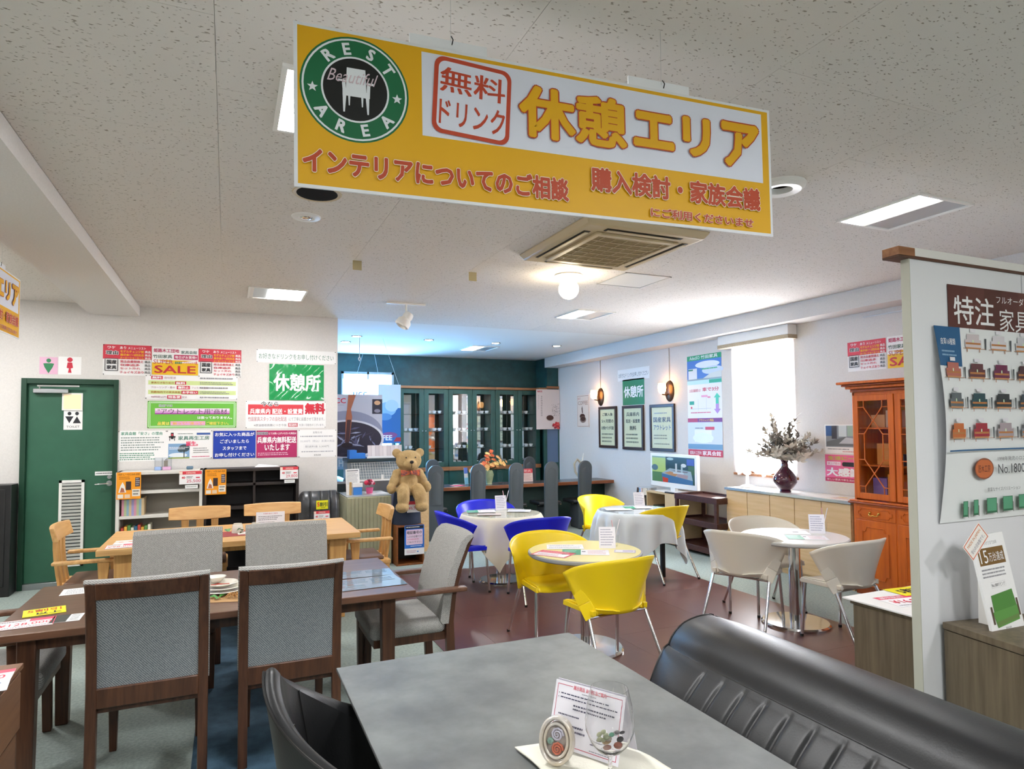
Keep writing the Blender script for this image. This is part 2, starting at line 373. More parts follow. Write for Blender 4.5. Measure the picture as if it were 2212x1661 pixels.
structure(MB().box(-3.2, XR, -4.35, -4.2, 0, HC, WALL).build('wall_front', smooth=0))
structure(MB().box(5.63, XR, -4.2, 11.2, 2.735, HC, WALL).build('trim_1', smooth=0))      # dropped soffit along the right wall
structure(MB().box(-1.33, -.872, -4.2, YW, 2.81, HC, WALL).build('trim_2', smooth=0))      # ceiling beam
structure(MB().box(-1.05, 1.21, YW-.012, YW, 0, .07, pm('#4a4440')).build('baseboard_back', smooth=0))
structure(MB().box(XR-.012, XR, -4.2, 11.2, 0, .07, pm('#8d8a86')).build('baseboard_right', smooth=0))
# side window with a white sheer blind
wn = MB().box(XR+.02, XR+.16, 5.44, 5.485, 1.0, 2.62, TRIMWOOD).box(XR+.02, XR+.16, 6.355, 6.40, 1.0, 2.62, TRIMWOOD).box(XR+.02, XR+.16, 5.44, 6.40, 1.0, 1.045, TRIMWOOD).box(XR+.02, XR+.16, 5.44, 6.40, 2.575, 2.62, TRIMWOOD)
win = structure(wn.build('window_1', smooth=0))
DAY = mat('window_daylight', '#f4f8ff', emit=WINDOWE)
MB().box(XR+.12, XR+.125, 5.485, 6.355, 1.045, 2.575, DAY).build('pane', parent=win, smooth=0)
MB().box(XR-.03, XR+.12, 5.42, 6.42, .97, 1.0, TRIMWOOD).build('window_sill', parent=win, bev=.004)
c = MB()
def cur(u, v):
    y = 6.42-1.0*u; z = 2.60-(1.60+.03*math.sin(u*PI*5)*(v))*v
    return (XR-.028+.012*math.sin(u*46)*(.3+.7*v)+.004*math.sin(u*19+2), y, z)
c.grid(cur, 80, 16, SHEER)
c = c.build('sheer_blind', smooth=80); tag(c, 'white sheer blind glowing in front of the side window', 'curtain')
c = thing('pelmet', 'white box pelmet with woven beige fringe above the bright side window', 'pelmet', (5.84, 5.96, 2.62))
MB().box(-.06, .075, -.57, .57, 0, .115, WHITEPL).build('box', parent=c, bev=.004)
MB().box(-.064, .078, -.575, .575, -.045, .0, mat('fringe', '#b9ab93', .9, col2='#8f8069', scale=160, bump=.5)).build('fringe_band', parent=c)
# kitchen window
KW = MB()
for q in ((1.845, 1.885, 1.05, 2.6), (2.745, 2.785, 1.05, 2.6), (1.845, 2.785, 1.05, 1.09), (1.845, 2.785, 2.56, 2.6), (2.30, 2.33, 1.05, 2.6)): KW.box(q[0], q[1], YB-.02, YB+.08, q[2], q[3], mat('window_frame_grey', '#9aa4a8', .4))
kw = structure(KW.build('window_2', smooth=0))
KD = mat('kitchen_daylight', '#4fc3ff', emit=KITCHENE, emcol='#7cc0ff')
MB().box(1.885, 2.745, YB+.06, YB+.065, 1.09, 2.56, KD).build('pane', parent=kw, smooth=0)

# green toilet door
DG = mat('door_green', '#2c5b46', .42, col2='#31634c', scale=3); DGD = mat('door_frame_green', '#143d2a', .4)
d = MB().box(-1.90, -1.855, YW-.02, YW+.1, 0, 2.125, DGD).box(-1.10, -1.055, YW-.02, YW+.1, 0, 2.125, DGD).box(-1.855, -1.10, YW-.02, YW+.1, 2.07, 2.125, DGD)
door = structure(d.build('door_1', bev=.003))
MB().box(-1.855, -1.10, YW+.03, YW+.07, .06, 2.07, DG).build('door_leaf', parent=door, bev=.002)
MB().box(-1.855, -1.10, YW-.02, YW+.05, 0, .06, STEEL).build('threshold', parent=door, bev=.003)
c = MB().box(-1.80, -1.50, YW-.03, YW+.03, 1.975, 2.02, STEEL).build('door_closer', parent=door, bev=.006)
MB().box(-1.76, -1.40, YW-.05, YW-.035, 2.04, 2.055, CHROME).tube([(-1.74, YW-.03, 2.02), (-1.74, YW-.045, 2.05)], .008, CHROME).build('closer_arm', parent=door)
MB().box(-1.56, -1.38, YW+.015, YW+.032, 1.80, 1.98, WHITEPL).box(-1.545, -1.395, YW+.012, YW+.018, 1.815, 1.965, mat('warm_pane', '#e8c9a0', .3, emit=.5)).build('door_window', parent=door)
lv = MB().box(-1.56, -1.36, YW+.018, YW+.034, .21, 1.07, pm('#3a3f3c'))
for q in ((-1.57, -1.545, .2, 1.08), (-1.375, -1.35, .2, 1.08), (-1.57, -1.35, .2, .225), (-1.57, -1.35, 1.055, 1.08)): lv.box(q[0], q[1], YW+.008, YW+.03, q[2], q[3], WHITEPL)
lvo = lv.build('louver', parent=door)
sl = MB().hexa([(-1.545, YW+.02, 0), (-1.375, YW+.02, 0), (-1.375, YW+.024, 0), (-1.545, YW+.024, 0)], [(-1.545, YW+.006, .024), (-1.375, YW+.006, .024), (-1.375, YW+.012, .026), (-1.545, YW+.012, .026)], WHITEPL)
s0 = sl.build('slat', parent=lvo)
for i in range(24):
    s = s0 if i == 0 else bpy.data.objects.new('slat', s0.data)
    if i: COL.objects.link(s); s.parent = lvo
    s.location = (0, 0, .228+i*.0345)
h = MB().cyl((-1.13, YW+.03, 1.035), (-1.13, YW+.02, 1.035), .028, STEEL).cyl((-1.13, YW+.03, 1.10), (-1.13, YW+.02, 1.10), .02, STEEL)
h.tube([(-1.13, YW+.02, 1.035), (-1.13, YW-.03, 1.035), (-1.15, YW-.035, 1.035), (-1.25, YW-.03, 1.03)], .009, CHROME)
h.build('door_handle', parent=door)
sheet('door_label', '', None, .17, .04, M3((-1.175, YW+.026, 1.14), (1, 0, 0), (0, 0, 1)), [('g', .05, .2, .95, .9, 1, '#555555')], parent=door)

# ---------------------------------------------------------------- ceiling fixtures
GREYREF = mat('lamp_reflector', '#b9bfc2', .35, metal=.3)
def troffer(x0, x1, y0, y1, lit, label):
    xc, yc = (x0+x1)/2, (y0+y1)/2
    t = thing('ceiling_light', label, 'ceiling light', (xc, yc, HC-.012), group='square recessed ceiling lights')
    a, b_ = (x1-x0)/2, (y1-y0)/2; f = MB()
    for q in ((-a-.02, -a, -b_-.02, b_+.02), (a, a+.02, -b_-.02, b_+.02), (-a, a, -b_-.02, -b_), (-a, a, b_, b_+.02)): f.box(q[0], q[1], q[2], q[3], 0, .02, WHITEPL)
    f.build('frame', parent=t)
    l0, l1 = (-a, -a+2*a*lit) if lit > 0 else (a+2*a*lit, a)
    MB().box(l0, l1, -b_, b_, .004, .010, LAMP).build('diffuser', parent=t, smooth=0)
    if lit > 0: r0, r1 = l1, a
    else: r0, r1 = -a, l0
    if r1-r0 > .02:
        g = MB().box(r0, r1, -b_, b_, .009, .0115, GREYREF)
        g.add([(r0, -b_, .008), (r0+.03, -b_, -.0), (r0+.03, b_, -.0), (r0, b_, .008)], [(0, 1, 2, 3)], WHITEPL)
        g.build('reflector', parent=t, smooth=0)
    return t
troffer(3.63, 4.085, 2.41, 2.93, .42, 'recessed ceiling light with one bright tube strip, right of the yellow hanging sign')
troffer(.19, .68, 6.43, 6.94, -.66, 'recessed ceiling light above the poster wall, left of the white spotlight')
troffer(3.64, 4.10, 6.36, 6.90, .45, 'half-lit recessed ceiling light behind the glowing round bulb')
troffer(3.65, 4.10, 9.85, 10.43, .45, 'farthest recessed ceiling light, over the bar')
troffer(.19, .68, 2.44, 2.96, 1, 'bright ceiling light hidden mostly behind the yellow hanging sign')
for x, y, q in ((.19, -1.6, 'behind the viewer at left'), (3.64, -1.6, 'behind the viewer at right'), (1.9, -.9, 'closest behind the viewer'), (-2.5, 2.4, 'left of the ceiling beam, middle one'), (-2.5, -1.6, 'left of the ceiling beam, farthest back'), (-2.5, 6.2, 'left of the ceiling beam near the toilet door')): troffer(x, x+.46, y, y+.5, 1, 'recessed ceiling light outside the frame, '+q)  # unseen panels for room light; the closest is added to brighten partition and foreground
# cassette air conditioner
BEIGE = mat('aircon_beige', '#c9b691', .45); BEIGED = mat('aircon_grille', '#a8946b', .5)
ac = thing('air_conditioner', 'beige four-way cassette air conditioner with square grille, just below the hanging sign', 'air conditioner', (2.53, 3.97, HC-.05))
p = MB()
p.hexa([(-.455, -.49, .0), (.455, -.49, 0), (.455, .49, 0), (-.455, .49, 0)], [(-.49, -.525, .05), (.49, -.525, .05), (.49, .525, .05), (-.49, .525, .05)], BEIGE)
p.build('panel', parent=ac, bev=.012)
for x0, x1, y0, y1 in ((-.42, -.37, -.36, .36), (.37, .42, -.36, .36), (-.3, .3, -.455, -.405), (-.3, .3, .405, .455)):
    s = MB().box(x0, x1, y0, y1, -.003, .001, pm('#2e2a24')); s.build('air_slot', parent=ac)
    if x1-x0 < .1: MB().box(x0+.012, x1-.012, y0+.01, y1-.01, -.012, -.007, BEIGE).build('flap', parent=ac)
    else: MB().box(x0+.01, x1-.01, y0+.012, y1-.012, -.012, -.007, BEIGE).build('flap', parent=ac)
fr = MB()
for q in ((-.33, -.29, -.37, .37), (.29, .33, -.37, .37), (-.29, .29, -.37, -.33), (-.29, .29, .33, .37)): fr.box(q[0], q[1], q[2], q[3], -.018, 0, BEIGE)
fr.build('grille_frame', parent=ac, bev=.004)
gr = MB().box(-.29, .29, -.33, .33, -.006, -.002, BEIGED)
for i in range(7): yy = -.33+.094*i; gr.tube([(-.29+.029*j, yy+.018*math.sin(PI*j/20), -.014) for j in range(21)], .004, BEIGE, n=5)
for i in range(6): xx = -.29+.0967*(i+1)-.04; gr.box(xx, xx+.003, -.33, .33, -.013, -.008, BEIGE)
for i in range(46): yy = -.325+.0143*i; gr.box(-.288, .288, yy, yy+.004, -.011, -.007, BEIGED)
g = gr.build('grille', parent=ac, smooth=0)
# access hatch, spots, downlights, tags
hh = MB()
for q in ((3.13, 3.61, 4.65, 4.662), (3.13, 3.61, 5.123, 5.135), (3.13, 3.142, 4.65, 5.135), (3.598, 3.61, 4.65, 5.135)): hh.box(q[0], q[1], q[2], q[3], HC-.006, HC, mat('alu_trim', '#cfcfcf', .3, metal=.8))
hh.box(3.142, 3.598, 4.662, 5.123, HC-.003, HC, CEIL)
tag(hh.build('access_hatch', smooth=0), 'square ceiling access hatch with thin metal rim right of the glowing bulb', 'hatch')
v = MB().lathe([(.10, .0), (.13, -.004), (.135, .0)], BEIGE, c=(.452, 3.73, HC)).cyl((.452, 3.73, HC-.003), (.452, 3.73, HC-.001), .112, mat('vent_dark', '#24211d', .95, spec=.1), n=32)
tag(v.build('round_vent'), 'dark round ceiling opening with beige rim at the lower left corner of the big sign', 'vent')
v = thing('downlight', 'white round eyeball downlight with chrome centre, below the dark round opening', 'downlight', (.44, 4.17, HC))
MB().lathe([(.035, -.002), (.05, -.012), (.085, -.008), (.09, 0)], WHITEPL).build('ring', parent=v)
MB().ell((0, 0, -.002), (.04, .04, .016), CHROME, 14, 8).build('reflector', parent=v)
bulb = mat('bulb_glow', '#fff6e0', emit=45, emcol='#ffeccc')
sp = thing('spotlight', 'glowing round bulb spotlight hanging from a ring on the ceiling below the air conditioner', 'spotlight', (2.72, 4.93, HC))
MB().lathe([(.05, 0), (.06, -.02), (.12, -.012), (.125, 0)], WHITEPL).build('ceiling_ring', parent=sp)
MB().cyl((0, 0, -.01), (0, 0, -.06), .02, WHITEPL).build('stem', parent=sp)
MB().ell((0, 0, -.125), (.088, .088, .088), bulb, 24, 16).build('bulb', parent=sp)
sp = thing('spotlight', 'unlit white track spotlight on a short ceiling track above the bar wall', 'spotlight', (1.73, 6.70, HC))
MB().box(-.21, .21, -.015, .015, -.02, 0, WHITEPL).build('track', parent=sp, bev=.003)
MB().cyl((0, 0, -.02), (0, 0, -.11), .012, WHITEPL).build('stem', parent=sp)
MB().at(Matrix.Translation((0, 0, -.17)) @ Matrix.Rotation(.6, 4, 'Y')).lathe([(.0, .075), (.045, .07), (.055, .03), (.05, 0), (.075, -.03), (.08, -.09), (.06, -.1), (.055, -.06), (0, -.05)], WHITEPL).build('lamp_head', parent=sp)
ring = MB().lathe([(.06, 0), (.065, -.03), (.11, -.035), (.13, -.02), (.135, 0)], WHITEPL, c=(2.78, 2.62, HC)); tag(ring.build('smoke_detector'), 'round white ceiling ring peeking out at the right edge of the big sign', 'detector')
for x, y, lab in ((.93, 5.13, 'small yellowed paper tag hanging from the ceiling above the left light'), (1.91, 5.15, 'small yellowed paper tag hanging from the ceiling left of the air conditioner')):
    tag(MB().box(x-.035, x+.035, y, y+.003, HC-.075, HC, pm('#c2b48c')).build('paper_tag', smooth=0), lab, 'tag')
dl = None
for x, y, lab in ((1.70, 9.41, 'leftmost round downlight over the bar, above the coffee banner'), (1.655, 10.07, 'small downlight close behind the leftmost one over the bar'), (2.78, 9.42, 'round downlight over the bar, second from the left in the front row'), (3.87, 9.42, 'round downlight over the bar beside the far square light'), (4.95, 9.40, 'rightmost round downlight over the bar near the soffit')):
    if dl is None:
        dl = thing('downlight', lab, 'downlight', (x, y, HC), group='round downlights over the bar')
        MB().lathe([(.055, -.004), (.075, -.01), (.08, 0)], mat('downlight_rim', '#6d625a', .4)).build('rim', parent=dl)
        MB().cyl((0, 0, -.005), (0, 0, -.002), .056, mat('downlight_glow', '#fff4e6', emit=90), n=24).build('lens', parent=dl)
    else: dup(dl, (x, y, HC), 0, lab)
# ---------------------------------------------------------------- hanging signs
def star(cx, cy, r, w, h, n=5):
    P = []
    for i in range(10):
        a = PI/2+PI*i/5; q = r if i % 2 == 0 else r*.42; P.append((cx+q*math.cos(a)/w, cy-q*math.sin(a)/h))
    return P
def emblem(cx, cy, R, w, h):
    E_ = lambda r, c: ('e', cx, cy, r/w, r/h, c)
    ops = [E_(R, '#0f6b41'), E_(R*.965, '#eef3f8'), E_(R*.93, '#0f6b41'), E_(R*.625, '#eef3f8'), E_(R*.59, '#0b0f0e')]
    for st, a in (('R', 130), ('E', 102), ('S', 68), ('T', 38)):
        t = math.radians(a); ops.append(('T', st, cx+R*.77*math.cos(t)/w, cy-R*.77*math.sin(t)/h, R*.21, t-PI/2, '#eef3f8', .03))
    for st, a in (('A', 218), ('R', 250), ('E', 283), ('A', 318)):
        t = math.radians(a); ops.append(('T', st, cx+R*.77*math.cos(t)/w, cy-R*.77*math.sin(t)/h, R*.21, t+PI/2, '#eef3f8', .03))
    for s_ in (-1, 1): ops.append(('p', star(cx+s_*R*.775/w, cy+.02, R*.1, w, h), '#eef3f8'))
    ch = lambda pts: ('p', [(cx+x*R/w, cy-y*R/h) for x, y in pts][::-1], '#eef3f8')
    ops += [ch([(-.16, .40), (.18, .40), (.2, -.06), (-.18, -.06)]), ch([(-.25, .1), (-.19, .14), (-.17, -.1), (-.23, -.12)]), ch([(.21, .14), (.27, .1), (.26, -.12), (.2, -.1)]),
            ch([(-.32, .16), (-.19, .16), (-.19, .12), (-.32, .12)]), ch([(.2, .16), (.33, .16), (.33, .12), (.2, .12)]), ch([(-.24, -.03), (.26, -.03), (.26, -.14), (-.24, -.14)]),
            ch([(-.24, -.1), (-.17, -.1), (-.20, -.45), (-.23, -.45)]), ch([(.18, -.1), (.25, -.1), (.24, -.45), (.21, -.45)]), ch([(-.14, -.14), (-.10, -.14), (-.11, -.32), (-.13, -.32)]), ch([(.1, -.14), (.14, -.14), (.13, -.32), (.11, -.32)]),
            ('t', 'Beautiful', cx-R*.52/w, cy-R*.34/h, cx+R*.42/w, cy-R*.1/h, '#d9c6cf', .005, None, 0, .45)]
    return ops
SW, SH = 1.614, .4555
Y_ = '#eab10a'; OR = '#c24a26'
def signops():
    ops = [('r', .006, .02, .994, .98, Y_), ('r', .218, .045, .977, .588, '#e8ecfa')] + emblem(.1015, .364, .149, SW, SH)
    ops += [('R', -.06, .312, .318), ('rr', .238, .065, .386, .57, .03, '#c5482b'), ('rr', .246, .092, .378, .543, .022, '#e8ecfa'),
            ('t', '無料', .249, .13, .375, .295, '#c5482b', .018), ('t', 'ドリンク', .25, .34, .376, .51, '#c5482b', .018), ('R', 0, 0, 0),
            ('t', '休憩', .403, .135, .636, .50, Y_, .035, '#b8401c', .02), ('t', 'エ', .65, .185, .748, .45, Y_, .045, '#b8401c', .02),
            ('t', 'リ', .768, .165, .838, .465, Y_, .045, '#b8401c', .02), ('t', 'ア', .866, .15, .966, .50, Y_, .045, '#b8401c', .02),
            ('t', 'インテリアについてのご相談', .013, .755, .503, .915, OR, .042, '#f6ecd8', .024),
            ('t', '購入検討・家族会議', .551, .645, .964, .82, OR, .04, '#f6ecd8', .022),
            ('t', 'にご利用くださいませ', .685, .885, .943, .955, OR, .035, '#f6ecd8', .03)]
    return ops
def hangsign(label, M, mirror=False):
    t = thing('hanging_sign', label, 'sign', M.translation); mats = M.copy(); mats.translation = (0, 0, 0)
    sheet('board', '', None, SW, SH, mats, signops(), bg='#eef0f4', th=.006, parent=t)
    zx = Vector((mats[0][0], mats[1][0], 0))
    for c in (-.37, .355):
        q = zx*c; b_ = MB().at(mats)
        b_.box(c-.118, c+.118, SH/2-.01, SH/2+.034, -.014, -.008, pm('#f6f8fc')); b_.build('cardboard_strip', parent=t)
        MB().tube([(q.x, q.y, SH/2+.022), (q.x, q.y, HC-M.translation.z)], .0007, pm('#c8c8c4'), n=5).build('hanging_wire', parent=t)
        MB().tube([(q.x, q.y-.012, SH/2+.005), (q.x+.003, q.y-.014, SH/2+.02), (q.x, q.y-.006, SH/2+.034)], .0018, pm('#1c1c1c'), n=6).build('wire_hook', parent=t)
    return t
dx, dy = 1.609, -.095
hangsign('big yellow rest-area sign with green chair emblem hanging in the middle', M3((.157+dx/2, 1.80+dy/2, 2.486), (dx, dy, .018), (0, 0, 1)))
hangsign('yellow hanging sign cut off by the left edge of the photo', M3((-1.47, 6.05-SW/2, 2.525), (0, 1, 0), (0, 0, 1)))

# ================================================================ posters on the back wall
RD, PK, GN, YL, BK, WH = '#c8324b', '#b8285a', '#1f7a52', '#f0c21e', '#26262c', '#f4f4f4'
reason = [('r', 0, 0, 1, .47, '#cf3a4c'), ('t', 'ワケ', .09, .05, .25, .14, WH, .03), ('t', 'あり', .34, .05, .47, .14, WH, .02), ('t', 'メニューリスト', .51, .06, .88, .14, WH, .02),
          ('t', '理由', .06, .2, .31, .33, BK, .03, WH, .06), ('t', 'モデルチェンジ前', .35, .17, .84, .26, YL, .02), ('t', '商品', .86, .17, .98, .26, WH, .02), ('t', '展示会1〜2回出品', .35, .285, .84, .365, YL, .02), ('t', '商品', .86, .285, .98, .365, WH, .02),
          ('t', 'メーカーショールーム', .35, .39, .84, .46, YL, .02), ('t', '商品', .86, .39, .98, .46, WH, .02),
          ('f', .04, .45, .31, .86, .006, BK), ('r', .045, .47, .305, .485, WH), ('t', '国産', .08, .5, .28, .64, BK, .03), ('t', '家具', .08, .68, .28, .81, BK, .03),
          ('t', '発注品番間違え', .35, .5, .83, .59, RD, .02), ('t', '在庫過多', .35, .62, .76, .7, RD, .02), ('t', 'セット外れ', .35, .73, .77, .81, RD, .02), ('t', 'チョイキズあり', .35, .85, .84, .94, RD, .02)] + [('t', '商品', .86, q, .98, q+.085, BK, .02) for q in (.5, .62, .735, .85)]
sale = [('r', 0, .46, 1, 1, '#e9bb25'), ('p', [(0, .56), (0, .44), (.45, .56), (1, .44), (1, .56)], WH), ('t', '姫路木工団地', .03, .05, .58, .19, PK, .03), ('t', '家具会館', .62, .1, .97, .22, '#4f6a66', .02), ('t', '竹田家具', .02, .27, .43, .4, '#2f5a4c', .02),
        ('r', .47, .26, .99, .43, PK), ('t', '毎日がお買得!!', .49, .29, .97, .4, WH, .02), ('t', 'SUPER', .03, .45, .45, .61, '#b44a55', .0), ('t', '最高最良', .49, .5, .65, .6, GN, .02), ('t', 'アウトレット館', .67, .48, .98, .6, RD, .02), ('t', 'SALE', .05, .66, .95, .94, '#c0303c', .02)]
sheet('menu_poster', 'red and white reason list poster left of the first yellow sale poster', 'poster', *ML(-1.205, 2.50, -.755, 2.175), reason, pins=True)
sheet('sale_poster', 'white and yellow SALE poster between the two red list posters', 'poster', *ML(-.75, 2.49, -.30, 2.19, .003), sale)
sheet('menu_poster', 'red and white reason list poster right of the first yellow sale poster', 'poster', *ML(-.298, 2.49, .14, 2.175), reason, pins=True)
lg = '#cfdf9a'
free = [('r', .03, .22, .98, .40, lg), ('r', .03, .62, .98, .80, lg), ('r', .06, .03, .18, .17, RD), ('t', '無料', .07, .05, .17, .15, WH, .03), ('t', '自社配送', .2, .05, .32, .15, '#99566b', .01),
        ('t', '家具引き取り処分', .06, .27, .3, .36, '#b07a3a', .02), ('r', .31, .25, .43, .38, RD), ('t', '無料', .32, .27, .42, .37, WH, .03),
        ('t', 'フローリング・畳の', .06, .46, .31, .55, '#99566b', .01), ('r', .33, .43, .47, .58, RD), ('t', '傷防止', .34, .45, .46, .56, WH, .03), ('t', 'フェルトの施工', .49, .46, .67, .55, '#99566b', .01),
        ('t', '同敷地内での家具移動', .06, .66, .37, .75, '#b07a3a', .02), ('r', .38, .64, .56, .78, RD), ('t', 'お手伝い', .39, .66, .55, .76, WH, .03),
        ('t', '48時間以内', .06, .86, .22, .95, '#99566b', .01), ('r', .23, .84, .38, .98, RD), ('t', '特急便', .24, .86, .37, .96, WH, .03), ('t', '配送', .39, .87, .44, .95, '#99566b', .01)] + [('g', .58, q, .94, q+.13, 2 if i % 2 else 1, '#8c8c92') for i, q in enumerate((.04, .25, .45, .65, .86))]
sheet('service_poster', 'long white service list poster with green stripes under the yellow sale poster', 'poster', *ML(-.81, 2.185, .105, 1.925, .002), free, pins=True)
gr = [('f', .012, .03, .988, .97, .006, '#d8efcf'), ('f', .028, .07, .972, .93, .004, '#d8efcf'), ('t', '当店では', .12, .12, .27, .22, '#5d6270', .02, WH, .04), ('r', .08, .27, .92, .49, '#d9a3d6'), ('r', .08, .27, .92, .36, '#f3dff0'), ('r', .08, .44, .92, .49, '#a54fa0'),
      ('t', '"アウトレット用"商材', .11, .28, .89, .48, BK, .01), ('t', 'は扱っておりません。', .55, .56, .95, .67, WH, .03), ('r', .25, .75, .64, .9, '#e9a8cf'), ('t', '品質は', .11, .76, .24, .89, '#f3df6a', .03), ('t', '"触って" "座って"', .26, .77, .63, .88, '#f0c24a', .02), ('t', 'ご確認下さい。', .65, .77, .91, .89, '#f3df6a', .02)]
sheet('notice_poster', 'bright green landscape poster with pale double border under the service list', 'poster', *ML(-.785, 1.905, .095, 1.61), gr, bg='#6db944', pins=True)
ya = [('t', '家具会館「安さ」の理由', .06, .04, .9, .15, '#2a8a6a', .02), ('g', .06, .2, .92, .68, 6, '#7f8e8a'), ('g', .04, .72, .8, .98, 4, '#1f7a5a')]
sheet('reason_poster', 'white poster of green and grey text lines right beside the toilet door', 'poster', *ML(-1.055, 1.585, -.595, 1.26), ya, pins=True)
sa = [('p', [(.04, .98), (.5, .98), (.5, .46), (.04, .46)], '#7fa3c8'), ('e', .25, .86, .2, .08, '#dfe8ee'), ('r', .04, .93, .5, .98, '#8a9a4c'), ('e', .38, .62, .12, .13, '#3d5058'), ('e', .31, .68, .07, .08, '#3d5058'), ('r', .37, .7, .39, .94, '#30302c'),
      ('g', .06, .57, .48, .67, 2, '#f4f4f4'), ('r', .09, .08, .15, .3, '#15181a'), ('e', .12, .16, .022, .045, '#c03a4a'), ('r', .05, .2, .19, .25, '#15181a'), ('r', .06, .25, .075, .36, '#15181a'), ('r', .165, .25, .18, .36, '#15181a'),
      ('r', .65, .09, .95, .16, '#3a5a9a'), ('g', .24, .09, .62, .16, 1, '#8a9390'), ('t', '家具再生工房', .25, .2, .93, .34, '#3a7a68', .015), ('t', '誕生。', .42, .38, .68, .55, '#e0416a', .03), ('g', .58, .6, .92, .82, 3, '#999999'), ('g', .55, .89, .95, .96, 1, '#d86a8a')]
sheet('workshop_poster', 'white poster with a blue sky tree picture, left of the solid blue poster', 'poster', *ML(-.60, 1.585, -.148, 1.27, .003), sa, pins=True)
bl = [('t', 'お気に入った商品が', .04, .06, .97, .2, WH, .025), ('t', 'ございましたら', .16, .31, .84, .45, WH, .025), ('t', 'スタッフまで', .22, .56, .78, .7, WH, .025), ('t', 'お申し付けください', .04, .8, .97, .94, WH, .025)]
sheet('staff_poster', 'solid blue poster with four lines of white writing', 'poster', *ML(-.14, 1.575, .30, 1.265), bl, bg='#1f3fa6', pins=True)
cr_ = [('r', .01, .05, .28, .16, '#9a9aa0'), ('t', 'いいもの', .02, .07, .27, .15, '#5c2436', .01), ('t', 'にてお買い上げいただいた商品は', .3, .07, .98, .15, WH, .02), ('t', '兵庫県内無料配送', .02, .23, .98, .47, WH, .03), ('t', 'いたします', .2, .5, .82, .74, WH, .03), ('g', .04, .8, .96, .93, 2, '#e8c8d4')]
sheet('delivery_poster', 'crimson poster with white writing right of the solid blue poster', 'poster', *ML(.308, 1.575, .75, 1.262), cr_, bg='#b22c62', pins=True)
os_ = [('t', 'お知らせ', .38, .06, .62, .14, '#77777f', 0), ('g', .05, .2, .95, .3, 1, '#a8a8b0'), ('t', '33,000円（税込）未満の商品', .05, .37, .95, .46, '#b0b0b8', 0), ('f', .14, .54, .84, .68, .001, '#c8c8cc'), ('t', '配送料金 3,300円', .18, .57, .8, .65, '#8c8c94', 0), ('g', .08, .76, .92, .84, 1, '#a8a8b0'), ('t', '家具会館', .41, .89, .59, .95, '#55555c', 0)]
sheet('notice_paper', 'pale white notice with faint grey writing at the right end of the lower poster row', 'poster', *ML(.765, 1.58, 1.198, 1.255), os_, pins=True)
sheet('drink_strip', 'long white strip with green writing above the green rest place sign on the left wall', 'sign', *ML(.30, 2.512, 1.19, 2.36), [('t', 'お好きなドリンクをお申し付けください', .03, .3, .97, .72, '#3b7d66', 0)], pins=True)
kyu = [('t', '休憩所', .07, .26, .94, .75, WH, .035)]
wp = lambda x, y, z: (x, y, z+.004*math.sin(x*38+2*math.sin(y*22)) * (1 if y < 0 else .4)+.004)
sheet('rest_place_sign', 'large wavy laminated green rest place sign on the back wall', 'sign', *ML(.44, 2.345, 1.05, 1.925, .003), kyu, bg='#1f9a52', warp=wp, pins=False, backing=mat('laminated_green', '#1d9450', .12, coat=.6))
im = [('r', .03, .13, .71, .5, '#d2404a'), ('t', '今なら', .18, .02, .4, .2, BK, .02, WH, .04), ('t', '兵庫県内 配送・設置費', .05, .28, .7, .48, WH, .03), ('t', '無料', .73, .07, .99, .48, '#cf2d3f', .05, '#5a2a30', .01),
      ('t', '竹田家具スタッフの自社配送', .03, .58, .5, .74, '#b06070', 0), ('t', 'にて丁寧に設置させて頂きます。', .53, .6, .98, .73, '#8a8a92', 0), ('t', '※原油価格高騰につき今後', .1, .84, .5, .93, '#8a8a92', 0), ('r', .52, .81, .64, .95, '#c4606c'), ('t', '配送料', .53, .83, .63, .93, WH, .02), ('t', 'を頂く可能性がございます。', .66, .84, .98, .93, '#8a8a92', 0)]
sheet('free_delivery_poster', 'white and red free delivery poster directly under the large wavy green sign', 'poster', *ML(.19, 1.915, 1.075, 1.60, .002), im, pins=True)
pic = lambda c: [('e', .5, .2, .13, .13, c)]
sheet('toilet_sign', 'pink sign with green male figure above the toilet door', 'sign', *ML(-1.755, 2.345, -1.60, 2.17), [('e', .5, .2, .13, .12, '#1f7a4a'), ('p', [(.5, .95), (.72, .6), (.8, .38), (.64, .36), (.36, .36), (.2, .38), (.28, .6)], '#1f7a4a')], bg='#e3b2cc')
sheet('toilet_sign', 'white sign with red female figure above the toilet door', 'sign', *ML(-1.595, 2.355, -1.395, 2.17), [('e', .5, .17, .12, .13, '#c8203a'), ('p', [(.42, .9), (.46, .66), (.36, .62), (.4, .32), (.6, .32), (.64, .62), (.54, .66), (.58, .9)][::-1], '#c8203a')])
tl = [('e', .3, .2, .1, .09, BK), ('e', .7, .2, .1, .09, BK), ('p', [(.3, .68), (.52, .34), (.08, .34)][::-1], BK), ('p', [(.7, .34), (.48, .68), (.92, .68)][::-1], BK), ('t', 'TOILET', .15, .8, .85, .9, BK, .01)]
sheet('toilet_notice', 'white toilet sign with two black figures stuck on the green door', 'sign', .165, .21, M3((-1.462, YW+.027, 1.705), (1, 0, 0), (0, 0, 1)), tl)

